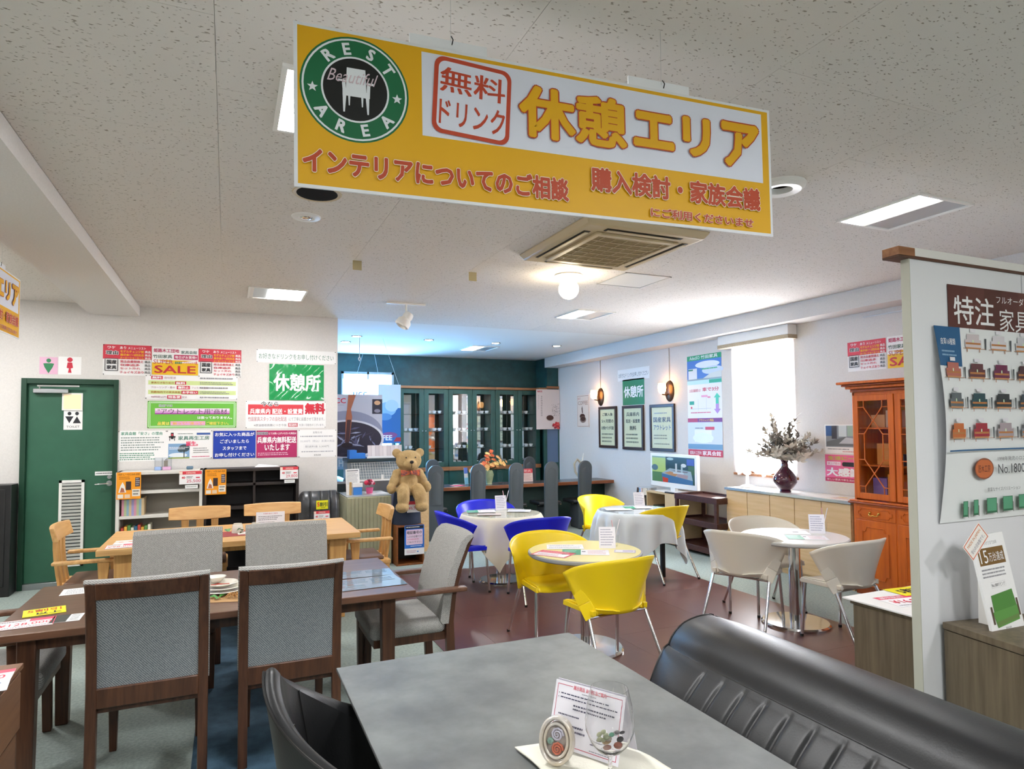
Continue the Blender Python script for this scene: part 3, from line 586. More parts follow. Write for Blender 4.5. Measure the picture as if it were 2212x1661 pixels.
# ================================================================ things on the right wall
sheet('coffee_print', 'small framed coffee print nearest the green cupboards on the right wall', 'picture', *MR(10.45, 2.165, 10.02, 1.575, .01), [('f', .03, .03, .97, .97, .006, '#8a6a5a'), ('t', 'HOT', .08, .08, .3, .15, '#c0505a', .01), ('t', 'COFFEE', .1, .19, .9, .31, '#8a5a3e', .01), ('e', .45, .66, .22, .08, '#4a2c24'), ('e', .5, .76, .26, .1, '#8d7a72'), ('e', .5, .74, .2, .07, '#4a2c24'), ('p', [(.38, .42), (.42, .56), (.5, .56), (.48, .42), (.44, .34)], '#6a5048')], bg='#e4d6cc', th=.008)
sheet('drink_strip', 'narrow white drink strip above the small green rest place sign on the right wall', 'sign', *MR(9.09, 2.515, 8.21, 2.325), [('t', 'お好きなドリンクをお申し付けください', .03, .32, .97, .72, '#44505a', 0)])
sheet('rest_place_sign', 'small green rest place sign between the two glowing wall lamps', 'sign', *MR(8.95, 2.345, 8.35, 1.93), [('t', '休憩所', .06, .26, .95, .72, WH, .03)], bg='#1d7d4c')
FR = mat('picture_frame', '#3c2822', .35)
def framed(label, y0, z1, y1, z0, ops, tilt=0):
    w_, h_, M = MR(y0, z1, y1, z0, .02)
    t = thing('framed_notice', label, 'picture', M.translation); R_ = M.copy(); R_.translation = (0, 0, 0)
    f = MB().at(R_); k = .045
    for q in ((-w_/2, w_/2, h_/2-k, h_/2), (-w_/2, w_/2, -h_/2, -h_/2+k), (-w_/2, -w_/2+k, -h_/2+k, h_/2-k), (w_/2-k, w_/2, -h_/2+k, h_/2-k)): f.box(q[0], q[1], q[2], q[3], -.018, .012, FR)
    f.build('frame', parent=t, bev=.004)
    sheet('notice', '', None, w_-2*k, h_-2*k, R_, ops, bg='#e6e3bd', parent=t)
    MB().at(R_).box(-w_/2+k, w_/2-k, -h_/2+k, h_/2-k, .005, .006, GLASS).build('glass', parent=t, smooth=0)
framed('dark framed cream notice nearest the kitchen, first of the three on the right wall', 9.67, 1.925, 9.12, 1.225, [('t', 'ご購入後', .15, .1, .85, .19, BK, .02), ('t', '5ヶ月間の', .1, .28, .9, .38, BK, .02), ('t', 'お預かりが可能', .08, .47, .92, .57, BK, .02), ('g', .1, .65, .9, .95, 3, '#8c8c78')])
framed('dark framed cream notice directly under the small green rest place sign', 8.94, 1.92, 8.36, 1.215, [('t', '兵庫県内', .14, .1, .86, .21, BK, .02), ('t', '配送・設置費', .12, .28, .9, .38, BK, .02), ('t', '無料', .32, .45, .7, .57, BK, .02), ('g', .1, .64, .9, .93, 3, '#8c8c78')])
framed('dark framed cream notice under the right wall lamp, beside the tall poster', 8.19, 1.915, 7.60, 1.215, [('g', .12, .12, .85, .18, 1, '#8890a0'), ('t', '国産家具', .08, .24, .92, .37, '#3a4668', .02), ('t', 'アウトレット', .1, .43, .92, .56, '#3a5a88', .02), ('g', .1, .66, .8, .8, 2, '#8c8c78'), ('g', .12, .87, .85, .93, 1, '#8c8c78')])
def sconce(label, y):
    t = thing('wall_lamp', label, 'wall lamp', (XR, y, 2.10))
    MB().at(Matrix.Translation((-.002, 0, 0)) @ Matrix.Rotation(-PI/2, 4, 'Y')).lathe([(.001, .03), (.07, .028), (.10, .012), (.105, 0)], mat('bronze', '#4a3524', .35, metal=.6), sx=1.5).build('back_plate', parent=t)
    MB().tube([(0, 0, -.02), (-.06, 0, -.06), (-.13, 0, -.05), (-.14, 0, -.01)], .009, mat('bronze', '')).build('arm', parent=t)
    MB().lathe([(.02, -.06), (.05, -.03), (.06, .03), (.05, .09)], mat('amber_shade', '#ffe9c4', .3, emit=22, emcol='#ffc078'), c=(-.14, 0, .02)).build('shade', parent=t)
    MB().ell((-.14, 0, .03), (.032, .032, .045), mat('sconce_bulb', '#ffdca8', emit=60, emcol='#ffcf94'), 14, 10).build('bulb', parent=t)
    MB().tube([(-.008, 0, .12), (-.008, .0, .635)], .006, pm('#c9c4c0'), n=6).build('conduit', parent=t)
sconce('glowing wall lamp above the framed notice nearest the kitchen', 9.63)
sconce('glowing wall lamp above the framed notice beside the tall poster', 7.72)
tall = [('r', 0, 0, 1, .05, '#1f8f5a'), ('t', 'AdesSO', .08, .008, .38, .04, WH, 0), ('t', '竹田家具', .42, .006, .9, .042, WH, .015), ('r', 0, .05, 1, .25, '#3f6fc0'), ('e', .6, .1, .35, .035, '#e6eef8'), ('e', .75, .16, .3, .04, '#c9d8ec'), ('r', .04, .13, .3, .24, '#dfe3e6'), ('r', .04, .135, .18, .15, '#1f7a52'),
        ('p', [(.4, .25), (1, .25), (1, .17), (.7, .19)][::-1], '#cfd6d4'), ('r', 0, .235, 1, .25, '#8ba0a8'), ('g', .42, .13, .95, .16, 1, '#2a9a6a'), ('r', 0, .25, 1, .29, '#bfe6ec'), ('r', .65, .252, 1, .285, '#2aa080'),
        ('t', '2店舗間は', .06, .335, .4, .365, RD, .01), ('t', '車で3分', .45, .325, .92, .365, RD, .02), ('r', .42, .4, .6, .42, '#e7a0c0'), ('r', .6, .415, .68, .43, '#e07a9a'), ('r', .06, .455, .2, .49, '#2aa080'), ('r', .1, .51, .14, .53, '#d8303c'), ('r', .32, .44, .325, .55, '#b8bcc4'), ('r', .56, .42, .565, .55, '#b8bcc4'), ('r', .1, .53, .7, .533, '#b8bcc4'),
        ('p', [(.87, .385), (.78, .43), (.83, .43), (.83, .49), (.91, .49), (.91, .43), (.96, .43)], '#4cc3a4'), ('p', [(.83, .49), (.83, .54), (.78, .54), (.87, .585), (.96, .54), (.91, .54), (.91, .49)], '#b48ad0'), ('g', .1, .56, .7, .585, 1, '#d86a8a'),
        ('r', 0, .625, 1, .665, '#7a2f7c'), ('r', 0, .625, .3, .665, '#b03058'), ('t', 'アウトレット商品', .34, .632, .76, .658, YL, .02), ('r', 0, .665, 1, .92, '#d6dfef'), ('r', .2, .74, .7, .86, '#eef2f8'), ('g', .22, .715, .5, .735, 1, '#3a465a'), ('r', .52, .71, .78, .74, '#c83a50'), ('e', .45, .82, .3, .05, '#e9f4fb'), ('r', 0, .88, 1, .93, '#6d93b4'),
        ('r', 0, .935, 1, 1, '#b5203c'), ('t', '姫路木工団地', .05, .95, .4, .985, WH, .01), ('t', '家具会館', .43, .945, .95, .99, WH, .02)]
sheet('tall_poster', 'tall colourful shop poster with green top and red bottom left of the window', 'poster', *MR(7.32, 2.56, 6.63, 1.175), tall)
sheet('menu_poster', 'red and white reason list poster on the right wall above the wooden cabinet', 'poster', *MR(4.745, 2.445, 4.315, 2.14), reason)
sheet('sale_poster', 'yellow SALE poster on the right wall, half hidden by the partition', 'poster', *MR(4.30, 2.45, 3.86, 2.14, .003), sale)
bedp = [('r', .03, .04, .97, .78, '#8a929a'), ('r', .03, .04, .2, .4, '#3a5a8a'), ('r', .2, .04, .35, .5, '#4a4a52'), ('r', .4, .04, .62, .42, '#cfdadd'), ('r', .64, .04, .97, .4, '#9ab0a0'), ('p', [(.05, .75), (.97, .75), (.97, .5), (.6, .42), (.35, .5), (.05, .6)][::-1], '#6c7074'), ('p', [(.4, .66), (.97, .66), (.97, .5), (.6, .44)][::-1], '#b9bcc2'), ('g', .08, .82, .8, .9, 1, '#888890'), ('g', .5, .91, .95, .97, 1, '#c85a6a')]
sheet('bed_poster', 'grey bed photograph poster left of the wooden cabinet', 'poster', *MR(5.055, 1.595, 4.62, 1.29), bedp)
kan = [('t', '生活に一番', .08, .05, .97, .2, '#b8c83a', .03), ('r', .05, .26, .42, .4, '#f4e8ee'), ('t', '値上げ前の', .07, .28, .4, .38, '#c83a6a', .01), ('rr', .46, .26, 1.0, .42, .02, BK), ('t', '竹田家具', .54, .29, .95, .39, WH, .01), ('t', '大感謝祭', .04, .48, 1.25, .8, WH, .03), ('r', 0, .85, 1, 1, '#b82858'), ('t', '新しい家具で新生活応援特価', .05, .88, .99, .96, WH, .01)]
kan[-4] = ('t', '大感謝', .04, .48, .98, .8, WH, .03)
sheet('thanks_poster', 'pink thanks sale poster under the bed photograph poster', 'poster', *MR(5.06, 1.275, 4.60, .99), kan, bg='#e06a94')

# ================================================================ furniture helpers
def rotz(a): return Matrix.Rotation(a, 4, 'Z')
# ---- upholstered walnut chair, faces +Y
def walnut_chair(label, loc, rz, arms=False, group=None, W=.50, top=.935, rake=.07):
    t = thing('dining_armchair' if arms else 'dining_chair', label, 'chair', loc, rz, group)
    hw = W/2
    def yb(x, z): # rear face of the back frame
        k = max(0, (z-.42)/(top-.42)); return -.245 - rake*k*k - .03*(1-(x/hw)**2)*k
    fz = [0, .12, .3, .45, .6, .75, .88, top]
    for s in (-1, 1):
        def ps(x, z, dy): return (s*x, yb(x, max(z, .42))+dy-.0*z, z)
        vs = []; fs = []
        for z in fz:
            back = -.02*(1-z/.45) if z < .45 else 0
            y = yb(hw, z)+back; d = .05 if z < .5 else .04
            vs += [(s*(hw-.042), y, z), (s*hw, y, z), (s*hw, y+d, z), (s*(hw-.042), y+d, z)]
        for i in range(len(fz)-1):
            a = i*4; fs += [(a+j, a+(j+1) % 4, a+4+(j+1) % 4, a+4+j) for j in range(4)]
        fs += [(3, 2, 1, 0), tuple(range(len(vs)-4, len(vs)))]
        if s < 0: fs = [f[::-1] for f in fs]
        MB().add(vs, fs, WALNUT).build('rear_post', parent=t, bev=.005)
    def rail(z0, z1, name, d0=0, d1=.03, m=WALNUT, x=hw-.04, n=10, bev=.004):
        b_ = MB(); vs = []; fs = []
        for i in range(n+1):
            xx = -x+2*x*i/n
            vs += [(xx, yb(xx, z0)+d0, z0), (xx, yb(xx, z1)+d0, z1), (xx, yb(xx, z1)+d1, z1), (xx, yb(xx, z0)+d1, z0)]
        for i in range(n):
            a = i*4; fs += [(a+j, a+4+j, a+4+(j+1) % 4, a+(j+1) % 4) for j in range(4)]
        fs += [(0, 1, 2, 3), tuple(range(n*4+3, n*4-1, -1))]
        return b_.add(vs, fs, m).build(name, parent=t, bev=bev)
    rail(top-.075, top, 'top_rail'); rail(.375, .462, 'lower_rail')
    bp = MB().grid(lambda u, v: ((u-.5)*2*(hw-.04), yb((u-.5)*2*(hw-.04), .462+(top-.537)*v)+.012, .462+(top-.537)*v), 10, 8, BLUEFAB); bp.build('rear_panel', parent=t)
    # padded front: closed slab with rounded section
    n = 12; vs = []; fs = []; L_ = [.44, .455, .6, .75, .88, top-.004, top+.012, top+.012, top-.01]
    cb = MB(); X = hw+.004
    sec = [(.036, .44), (.03, .6), (.028, .75), (.026, .9), (.004, top+.002), (.012, top+.014), (.05, top+.012), (.074, top-.015), (.078, .9), (.085, .75), (.09, .6), (.095, .46), (.08, .44)]
    for i in range(n+1):
        xx = -X+2*X*i/n; e = 1 if abs(i-n/2) < n/2-.1 else .86
        vs += [(xx, yb(min(hw, abs(xx)), z)+.03+(d-.03)*e, z) for d, z in sec]
    k = len(sec)
    for i in range(n): fs += [(i*k+j, i*k+(j+1) % k, (i+1)*k+(j+1) % k, (i+1)*k+j) for j in range(k)]
    fs += [tuple(range(k))[::-1], tuple(range(n*k, n*k+k))]
    cb.add(vs, fs, GREYFAB).build('back_cushion', parent=t, smooth=50)
    MB().rbox(-hw+.005, hw-.005, -.20, .25, .385, .475, .035, GREYFAB, 4).build('seat', parent=t, smooth=60)
    MB().box(-hw+.03, hw-.03, -.20, .225, .34, .39, WALNUT).build('seat_frame', parent=t, bev=.004)
    for s in (-1, 1):
        if arms:
            MB().hexa([(s*(hw+.03)-.02, .14, 0), (s*(hw+.03)+.02, .14, 0), (s*(hw+.03)+.02, .18, 0), (s*(hw+.03)-.02, .18, 0)], [(s*(hw+.03)-.02, .12, .63), (s*(hw+.03)+.02, .12, .63), (s*(hw+.03)+.02, .17, .63), (s*(hw+.03)-.02, .17, .63)], WALNUT).build('leg', parent=t, bev=.004)
            MB().box(s*(hw+.03)-.028, s*(hw+.03)+.028, -.31, .17, .63, .655, WALNUTX).build('armrest', parent=t, bev=.006)
        else:
            MB().hexa([(s*(hw-.05)-.016, .19, 0), (s*(hw-.05)+.016, .19, 0), (s*(hw-.05)+.016, .222, 0), (s*(hw-.05)-.016, .222, 0)], [(s*(hw-.05)-.022, .18, .33), (s*(hw-.05)+.022, .18, .33), (s*(hw-.05)+.022, .225, .33), (s*(hw-.05)-.022, .225, .33)], WALNUT).build('leg', parent=t, bev=.003)
    return t
def table4(name, label, x0, x1, y0, y1, top, th, m, lm, lw, ld, inset, taper=1, apron=.07, bev=.004):
    t = thing(name, label, 'table', ((x0+x1)/2, (y0+y1)/2, 0)); a, b_ = (x1-x0)/2, (y1-y0)/2
    MB().box(-a, a, -b_, b_, top-th, top, m).build('tabletop', parent=t, bev=bev)
    for sx in (-1, 1):
        for sy in (-1, 1):
            X, Y = sx*(a-inset-lw/2), sy*(b_-inset-ld/2)
            MB().hexa([(X-lw/2*taper, Y-ld/2*taper, 0), (X+lw/2*taper, Y-ld/2*taper, 0), (X+lw/2*taper, Y+ld/2*taper, 0), (X-lw/2*taper, Y+ld/2*taper, 0)], [(X-lw/2, Y-ld/2, top-th), (X+lw/2, Y-ld/2, top-th), (X+lw/2, Y+ld/2, top-th), (X-lw/2, Y+ld/2, top-th)], lm).build('leg', parent=t, bev=.005)
    if apron:
        ap = MB(); i2 = inset+.02
        for q in ((-a+i2, a-i2, -b_+i2, -b_+i2+.022), (-a+i2, a-i2, b_-i2-.022, b_-i2), (-a+i2, -a+i2+.022, -b_+i2, b_-i2), (a-i2-.022, a-i2, -b_+i2, b_-i2)): ap.box(q[0], q[1], q[2], q[3], top-th-apron, top-th, lm)
        ap.build('apron', parent=t)
    return t
Z0 = .005
dt = table4('dining_table', 'long dark walnut dining table with price tags and stacked plates', -.935, .945, 3.45, 4.42, .72, .035, WALNUTX, WALNUT, .075, .075, .09, .8)
walnut_chair('walnut-framed grey chair in the front row at left, its blue-grey rear panel facing us', (-.312, 3.62, 0), 0, W=.485)
walnut_chair('walnut-framed grey chair in the front row, directly left of the grey table', (.298, 3.62, 0), 0, W=.475)
walnut_chair('grey upholstered chair on the far side of the dark table, left one', (-.29, 4.68, 0), PI, W=.53, top=.905)
walnut_chair('grey upholstered chair on the far side of the dark table, right one', (.40, 4.68, 0), PI, W=.54, top=.905)
walnut_chair('grey armchair with wooden arms at the right end of the dark table', (1.0, 3.965, 0), PI/2, arms=True, W=.52, top=.935, rake=.13)
walnut_chair('grey armchair at the left end of the dark table, cut by the photo edge', (-1.02, 3.93, 0), -PI/2, arms=True, W=.52, top=.935, rake=.13)
# ---- oak table and chairs
ot = table4('dining_table', 'light oak dining table behind the dark one', -.865, 1.04, 5.55, 6.53, .72, .045, OAK, OAKV, .14, .09, .10, .85, .05)
LEATHERBR = mat('brown_seat_leather', '#6e5140', .45, bump=.1, bscale=120)
def oak_chair(label, loc, rz, arms=False):
    t = thing('oak_chair', label, 'chair', loc, rz)
    def P(x, y, z): return (x, y, z)
    def bl(m, n, pts): m.add(pts, [], OAK)
    # top rail
    n = 12; vs = []; fs = []
    for i in range(n+1):
        x = -.26+.52*i/n; c = .035*(x/.26)**2; zt = .87+.006*(1-(x/.26)**2); zb = .755+.012*(x/.26)**2
        vs += [(x, -.26+c-.012, zb), (x, -.285+c-.012, zt), (x, -.265+c, zt+.002), (x, -.235+c, zb)]
    for i in range(n): a = i*4; fs += [(a+j, a+4+j, a+4+(j+1) % 4, a+(j+1) % 4) for j in range(4)]
    fs += [(0, 1, 2, 3), tuple(range(n*4+3, n*4-1, -1))]
    MB().add(vs, fs, OAK).build('top_rail', parent=t, bev=.006)
    for x0 in (-.125, 0, .125):
        vs = []; fs = []; zz = [.42, .5, .6, .7, .775]
        for z in zz:
            k = (z-.42)/.355; y = -.215-.035*math.sin(k*PI*.55); w_ = .026+.010*abs(k-.4)
            vs += [(x0-w_, y-.011, z), (x0+w_, y-.011, z), (x0+w_, y+.011, z), (x0-w_, y+.011, z)]
        for i in range(len(zz)-1): a = i*4; fs += [(a+j, a+(j+1) % 4, a+4+(j+1) % 4, a+4+j) for j in range(4)]
        fs += [(3, 2, 1, 0), tuple(range(len(vs)-4, len(vs)))]
        MB().add(vs, fs, OAKV).build('back_slat', parent=t, bev=.003)
    MB().rbox(-.24, .24, -.235, .24, .385, .425, .012, OAK).build('seat_frame', parent=t)
    MB().rbox(-.225, .225, -.18, .23, .42, .455, .018, LEATHERBR).build('seat', parent=t, smooth=60)
    for sx in (-1, 1):
        for sy in (-1, 1):
            X, Y = sx*.205, sy*.20; e = .02
            MB().hexa([(X-.016+sx*e, Y-.018+sy*e, 0), (X+.016+sx*e, Y-.018+sy*e, 0), (X+.016+sx*e, Y+.018+sy*e, 0), (X-.016+sx*e, Y+.018+sy*e, 0)], [(X-.024, Y-.026, .39), (X+.024, Y-.026, .39), (X+.024, Y+.026, .39), (X-.024, Y+.026, .39)], OAKV).build('leg', parent=t, bev=.005)
        if arms:
            MB().hexa([(sx*.275-.018, .06, .40), (sx*.275+.018, .06, .40), (sx*.275+.018, .11, .40), (sx*.275-.018, .11, .40)], [(sx*.275-.02, .05, .60), (sx*.275+.02, .05, .60), (sx*.275+.02, .13, .60), (sx*.275-.02, .13, .60)], OAKV).build('arm_post', parent=t, bev=.004)
            MB().box(sx*.265-.035, sx*.265+.035, -.24, .26, .60, .625, OAK).build('armrest', parent=t, bev=.008)
            MB().box(sx*.23-.03*0, sx*.295+.0*sx, .06, .10, .395, .42, OAK).build('arm_bracket', parent=t) if sx > 0 else MB().box(-.295, -.23, .06, .10, .395, .42, OAK).build('arm_bracket', parent=t)
    return t
oak_chair('oak chair behind the oak table with curved top rail, left one', (-.222, 6.49, 0), PI)
oak_chair('oak chair behind the oak table with curved top rail, right one', (.415, 6.49, 0), PI)
oak_chair('oak armchair at the left end of the oak table, in front of the green door', (-.93, 6.03, 0), -PI/2, True)
oak_chair('oak armchair at the right end of the oak table, in front of the olive counter', (1.12, 6.03, 0), PI/2, True)

# ---- plastic shell chairs (faces +Y)
def shell_mat(n, c): return mat(n, c, .33, spec=.5)
def shell_chair(label, loc, face, m, name='shell_chair', first=None):
    rz = math.radians(face)-PI/2
    if first: return dup(first, loc, rz, label)
    t = thing(name, label, 'chair', loc, rz)
    def shell(u, v):
        a = u*math.radians(64+30*v**.8); s_ = abs(u)
        k_ = max(0, (s_-.72)/.28)**1.5; rx = .205+.055*k_+(.125-.055*k_)*v**1.3; ry = .20+.02*k_+.08*v**1.3
        zt = .770-.108*s_**2.4; zb = .415-.042*k_
        x = rx*math.sin(a); y = -ry*math.cos(a)+.015
        return (x, y, zb+(zt-zb)*v)
    sh = MB().grid(lambda u, v: shell(u, v), 36, 14, m, u=(-1, 1))
    # seat pan joined to the shell, waterfall front
    def seat(u, v):
        y = -.185+.405*v; hw_ = .205*min(1, (1-max(0, (-y-.02)/.19)**2.2)**.5 if y < -.02 else 1); x = u*(hw_ if hw_ > .02 else .02)
        z = .432+.014*abs(u)**3 - .018*math.exp(-((v-.4)/.3)**2)*(1-u*u)
        if v > .88: z -= (v-.88)**2*2.2
        return (x, y, z)
    sh.grid(seat, 18, 16, m, u=(-1, 1), v=(0, 1))
    o = sh.build('shell', parent=t, smooth=80)
    md = o.modifiers.new('thick', 'SOLIDIFY'); md.thickness = .008; md.offset = 0
    for s in (-1, 1):
        # gusset: wide flange on the side of the shell that runs down to the rear leg socket
        E_ = [Vector(shell(s*q[0], q[1])) for q in ((1, .62), (.84, .60), (1, .3), (.80, .3), (1, 0), (.78, 0))]
        n_ = Vector((s*.8, -.6, 0)); g = MB()
        ring = lambda a, b, w_: [tuple(a-n_*.004), tuple(b-n_*.004), tuple(b+n_*w_), tuple(a+n_*w_)]
        for A, B, wa, wb in (((E_[0], E_[1]), (E_[2], E_[3]), .003, .009), ((E_[2], E_[3]), (E_[4], E_[5]), .009, .016)):
            g.add(ring(*A, wa)+ring(*B, wb), [(0, 1, 2, 3), (7, 6, 5, 4), (0, 4, 5, 1), (1, 5, 6, 2), (2, 6, 7, 3), (3, 7, 4, 0)], m)
        g.hexa([(s*.205-.014, -.13, .41), (s*.205+.014, -.13, .405), (s*.205+.014, .21, .405), (s*.205-.014, .21, .405)],
               [(s*.205-.016, -.13, .44), (s*.205+.016, -.13, .44), (s*.205+.012, .20, .44), (s*.205-.016, .20, .44)], m)
        g.build('gusset', parent=t, bev=.008)
        for y0, z0, y1 in ((-.10, .385, -.285), (.17, .415, .20)):
            x1 = .252 if y0 < 0 else .222; x0 = .226 if y0 < 0 else .205
            leg = MB().tube([(s*x0, y0, z0), (s*(x0+x1)/2, (y0+y1)/2, z0/2), (s*x1, y1, .012)], .0115, CHROME, 12)
            lo = leg.build('leg', parent=t, smooth=60)
            MB().cyl((s*x1, y1, 0), (s*x1, y1, .02), .013, BLACKEDGE, n=12).build('foot', parent=lo)
    MB().tube([(-.22, -.10, .392), (0, -.10, .395), (.22, -.10, .392)], .009, CHROME, 8).build('cross_bar', parent=t)
    MB().tube([(-.205, .17, .405), (.205, .17, .405)], .009, CHROME, 8).build('cross_bar', parent=t)
    return t
YEL = shell_mat('yellow_plastic', '#f2d21b'); BLU = shell_mat('blue_plastic', '#1a22c8'); CRM = shell_mat('cream_plastic', '#ded6c6')
F1 = Z0
yc = shell_chair('yellow shell chair nearest the grey table, seen from behind', (2.30, 3.68, F1), 95, YEL)
shell_chair('yellow shell chair left of the uncovered yellow round table', (2.26, 4.40, F1), -93, YEL, first=yc)
shell_chair('yellow shell chair with its back to us, right of the white-draped table', (4.20, 5.67, F1), 99, YEL, first=yc)
shell_chair('yellow shell chair at the far left of the white-draped table by the stools', (4.06, 6.58, 0), -76, YEL, first=yc)
bc = shell_chair('blue shell chair behind the cream-draped table', (2.62, 6.68, F1), -100, BLU)
shell_chair('blue shell chair left of the cream-draped table, beside the grey armchair', (2.13, 6.08, F1), 0, BLU, first=bc)
shell_chair('blue shell chair right of the cream-draped table, seen from behind', (2.69, 5.53, F1), 89, BLU, first=bc)
wc = shell_chair('cream shell chair at left of the white round table, seen from behind', (3.82, 4.05, F1), 24, CRM)
shell_chair('cream shell chair at right of the white round table, seen from behind', (4.22, 3.47, F1), 94, CRM, first=wc)
shell_chair('cream shell chair on the far side of the white round table', (4.30, 4.30, F1), -101, CRM, first=wc)

# ---- round tables
def round_table(label, cx, cy, r, top, m, edge, rb=.27, base=CHROME, pole=.03, z=Z0):
    t = thing('round_table', label, 'table', (cx, cy, z))
    MB().lathe([(0, top-.032), (r-.012, top-.032), (r-.002, top-.024), (r, top-.016), (r-.002, top-.006), (r-.012, top-.002)], edge, 64).build('edge_band', parent=t)
    MB().cyl((0, 0, top-.01), (0, 0, top), r-.012, m, n=64).build('tabletop', parent=t, smooth=0)
    MB().cyl((0, 0, .02), (0, 0, top-.03), pole, base, n=24).build('pole', parent=t)
    MB().lathe([(rb, 0), (rb, .012), (rb-.012, .024), (.06, .032), (0, .034)], base, 56).build('base', parent=t)
    return t
GEDGE = mat('grey_edge', '#8f9296', .4)
round_table('round table with pale yellow top and grey edge between two yellow chairs', 2.37, 4.10, .41, .70, mat('pale_yellow_top', '#efe19c', .25), GEDGE, pole=.035)
round_table('round white-topped table with grey edge among the cream chairs', 4.19, 3.90, .41, .70, mat('white_top', '#e9e5df', .22), mat('white_edge', '#b9b7b3', .4), rb=.26, pole=.045)
round_table('round pedestal table under the cream cloth by the blue chairs', 2.62, 6.25, .40, .69, WHITEPL, GEDGE, rb=.23, pole=.05)
tb = thing('round_table', 'round table with black legs under the bluish white cloth', 'table', (4.03, 5.86, 0))
MB().cyl((0, 0, .67), (0, 0, .69), .40, WHITEPL, n=48).build('tabletop', parent=tb)
for i in range(4):
    a = PI/4+i*PI/2; MB().box(-.02, .02, -.02, .02, 0, .67, BLACKEDGE).build('leg', parent=tb, bev=.003).location = (.27*math.cos(a), .27*math.sin(a), 0)
def cloth(label, cx, cy, z, R, half, m, rot, folds, top, hang=None, glass=True):
    def fn(u, v):
        th = u*2*PI; c, s = abs(math.cos(th-rot)), abs(math.sin(th-rot)); ext = half/max(c, s)
        if hang: ext = R+hang+.05*math.sin(3*th)
        L_ = v*ext
        if L_ <= R: r, zz = L_, top
        else:
            d = L_-R; k = min(1, d/.08); f = math.sin(folds*th+1.2*math.sin(2*th)); r = R+.012+.02*k+.035*f*min(1, d/.2)+.05*min(1, d/.5); zz = top-d*.97
        return (r*math.cos(th), r*math.sin(th), zz)
    b_ = MB().grid(fn, 160, 36, m)
    o = b_.build('tablecloth', loc=(cx, cy, z), smooth=80); tag(o, label, 'tablecloth'); return o
cloth('cream tablecloth with hanging corner points on the table by the blue chairs', 2.62, 6.25, Z0, .405, .665, mat('cream_cloth', '#ddd6c2', .8, bump=.15, bscale=60), .35, 11, .694)
cloth('bluish white tablecloth falling in folds on the table by the television', 4.03, 5.86, 0, .405, .70, mat('white_cloth', '#d3dadd', .7, bump=.12, bscale=60), .1, 13, .694)
for lab, x, y, z in (('clear glass disc lying on the cream cloth', 2.62, 6.25, .702), ('clear glass disc lying on the bluish white cloth', 4.03, 5.86, .697)):
    g = MB().cyl((0, 0, 0), (0, 0, .004), .405, GLASS, n=56).build('table_glass', loc=(x, y, z), smooth=30); tag(g, lab, 'glass top')

# ---- grey ceramic table in front, leather seats
gt = table4('dining_table', 'grey mottled stone-look table in the foreground', .375, 1.345, .62, 2.47, .72, .012, STONE, BLACKEDGE, .06, .06, .12, 1, 0, bev=.002)
MB().box(-.475, .475, -.915, .915, .690, .707, BLACKEDGE).build('under_frame', parent=gt)
tc = thing('tub_chair', 'black leather tub chair pushed in left of the grey table', 'chair', (.395, 1.98, 0), -PI/2-.15)
def tub(u, v):
    a = u*math.radians(100); s_ = abs(u)
    rx = .19+.07*v; ry = .22+.075*v; zt = .895-.29*s_**1.05
    x = rx*math.sin(a); y = -ry*math.cos(a); k = min(1, max(0, (s_-.75)/.25)); 
    return (x*(1-.05*k), y+.06*k, .40+(zt-.40)*v)
def tub_in(u, v):
    a = u*math.radians(97); s_ = abs(u); rx = .135+.075*v; ry = .165+.085*v; zt = .89-.29*s_**1.05
    return (rx*math.sin(a), -ry*math.cos(a)+.0, .42+(zt-.42)*v)
b_ = MB().grid(tub, 40, 10, BLACKLEATHER, u=(-1, 1), flip=False)
def rim(u, v):
    p = Vector(tub(u, 1)); q = Vector(tub_in(u, 1)); return tuple(p.lerp(q, v)+Vector((0, 0, .018*math.sin(PI*v))))
b_.grid(rim, 40, 6, BLACKLEATHER, u=(-1, 1)); b_.grid(lambda u, v: tub_in(u, 1-v), 40, 10, BLACKLEATHER, u=(-1, 1))
for s in (-1, 1): b_.grid(lambda a, c: tuple(Vector(tub(s, c)).lerp(Vector(tub_in(s, c)), a)+Vector((0, .025*math.sin(PI*a), 0))), 6, 10, BLACKLEATHER)
b_.build('tub_back', parent=tc, smooth=70)
MB().tube([tuple(Vector(tub(u/20, 1))+Vector((0, 0, .004))) for u in range(-20, 21)], .004, BLACKEDGE, 6).build('piping', parent=tc)
for s in (-.36, .36): MB().tube([tuple(Vector(tub_in(s, v/8))*1) for v in range(9)], .0035, BLACKEDGE, 6).build('seam', parent=tc)
MB().rbox(-.22, .22, -.19, .26, .38, .48, .04, BLACKLEATHER, 4).build('seat', parent=tc, smooth=60)
for sx in (-1, 1):
    for sy in (-1, 1): MB().tube([(sx*.17, sy*.16, .39), (sx*.22, sy*.21, 0)], [.014, .009], BLACKEDGE).build('leg', parent=tc)
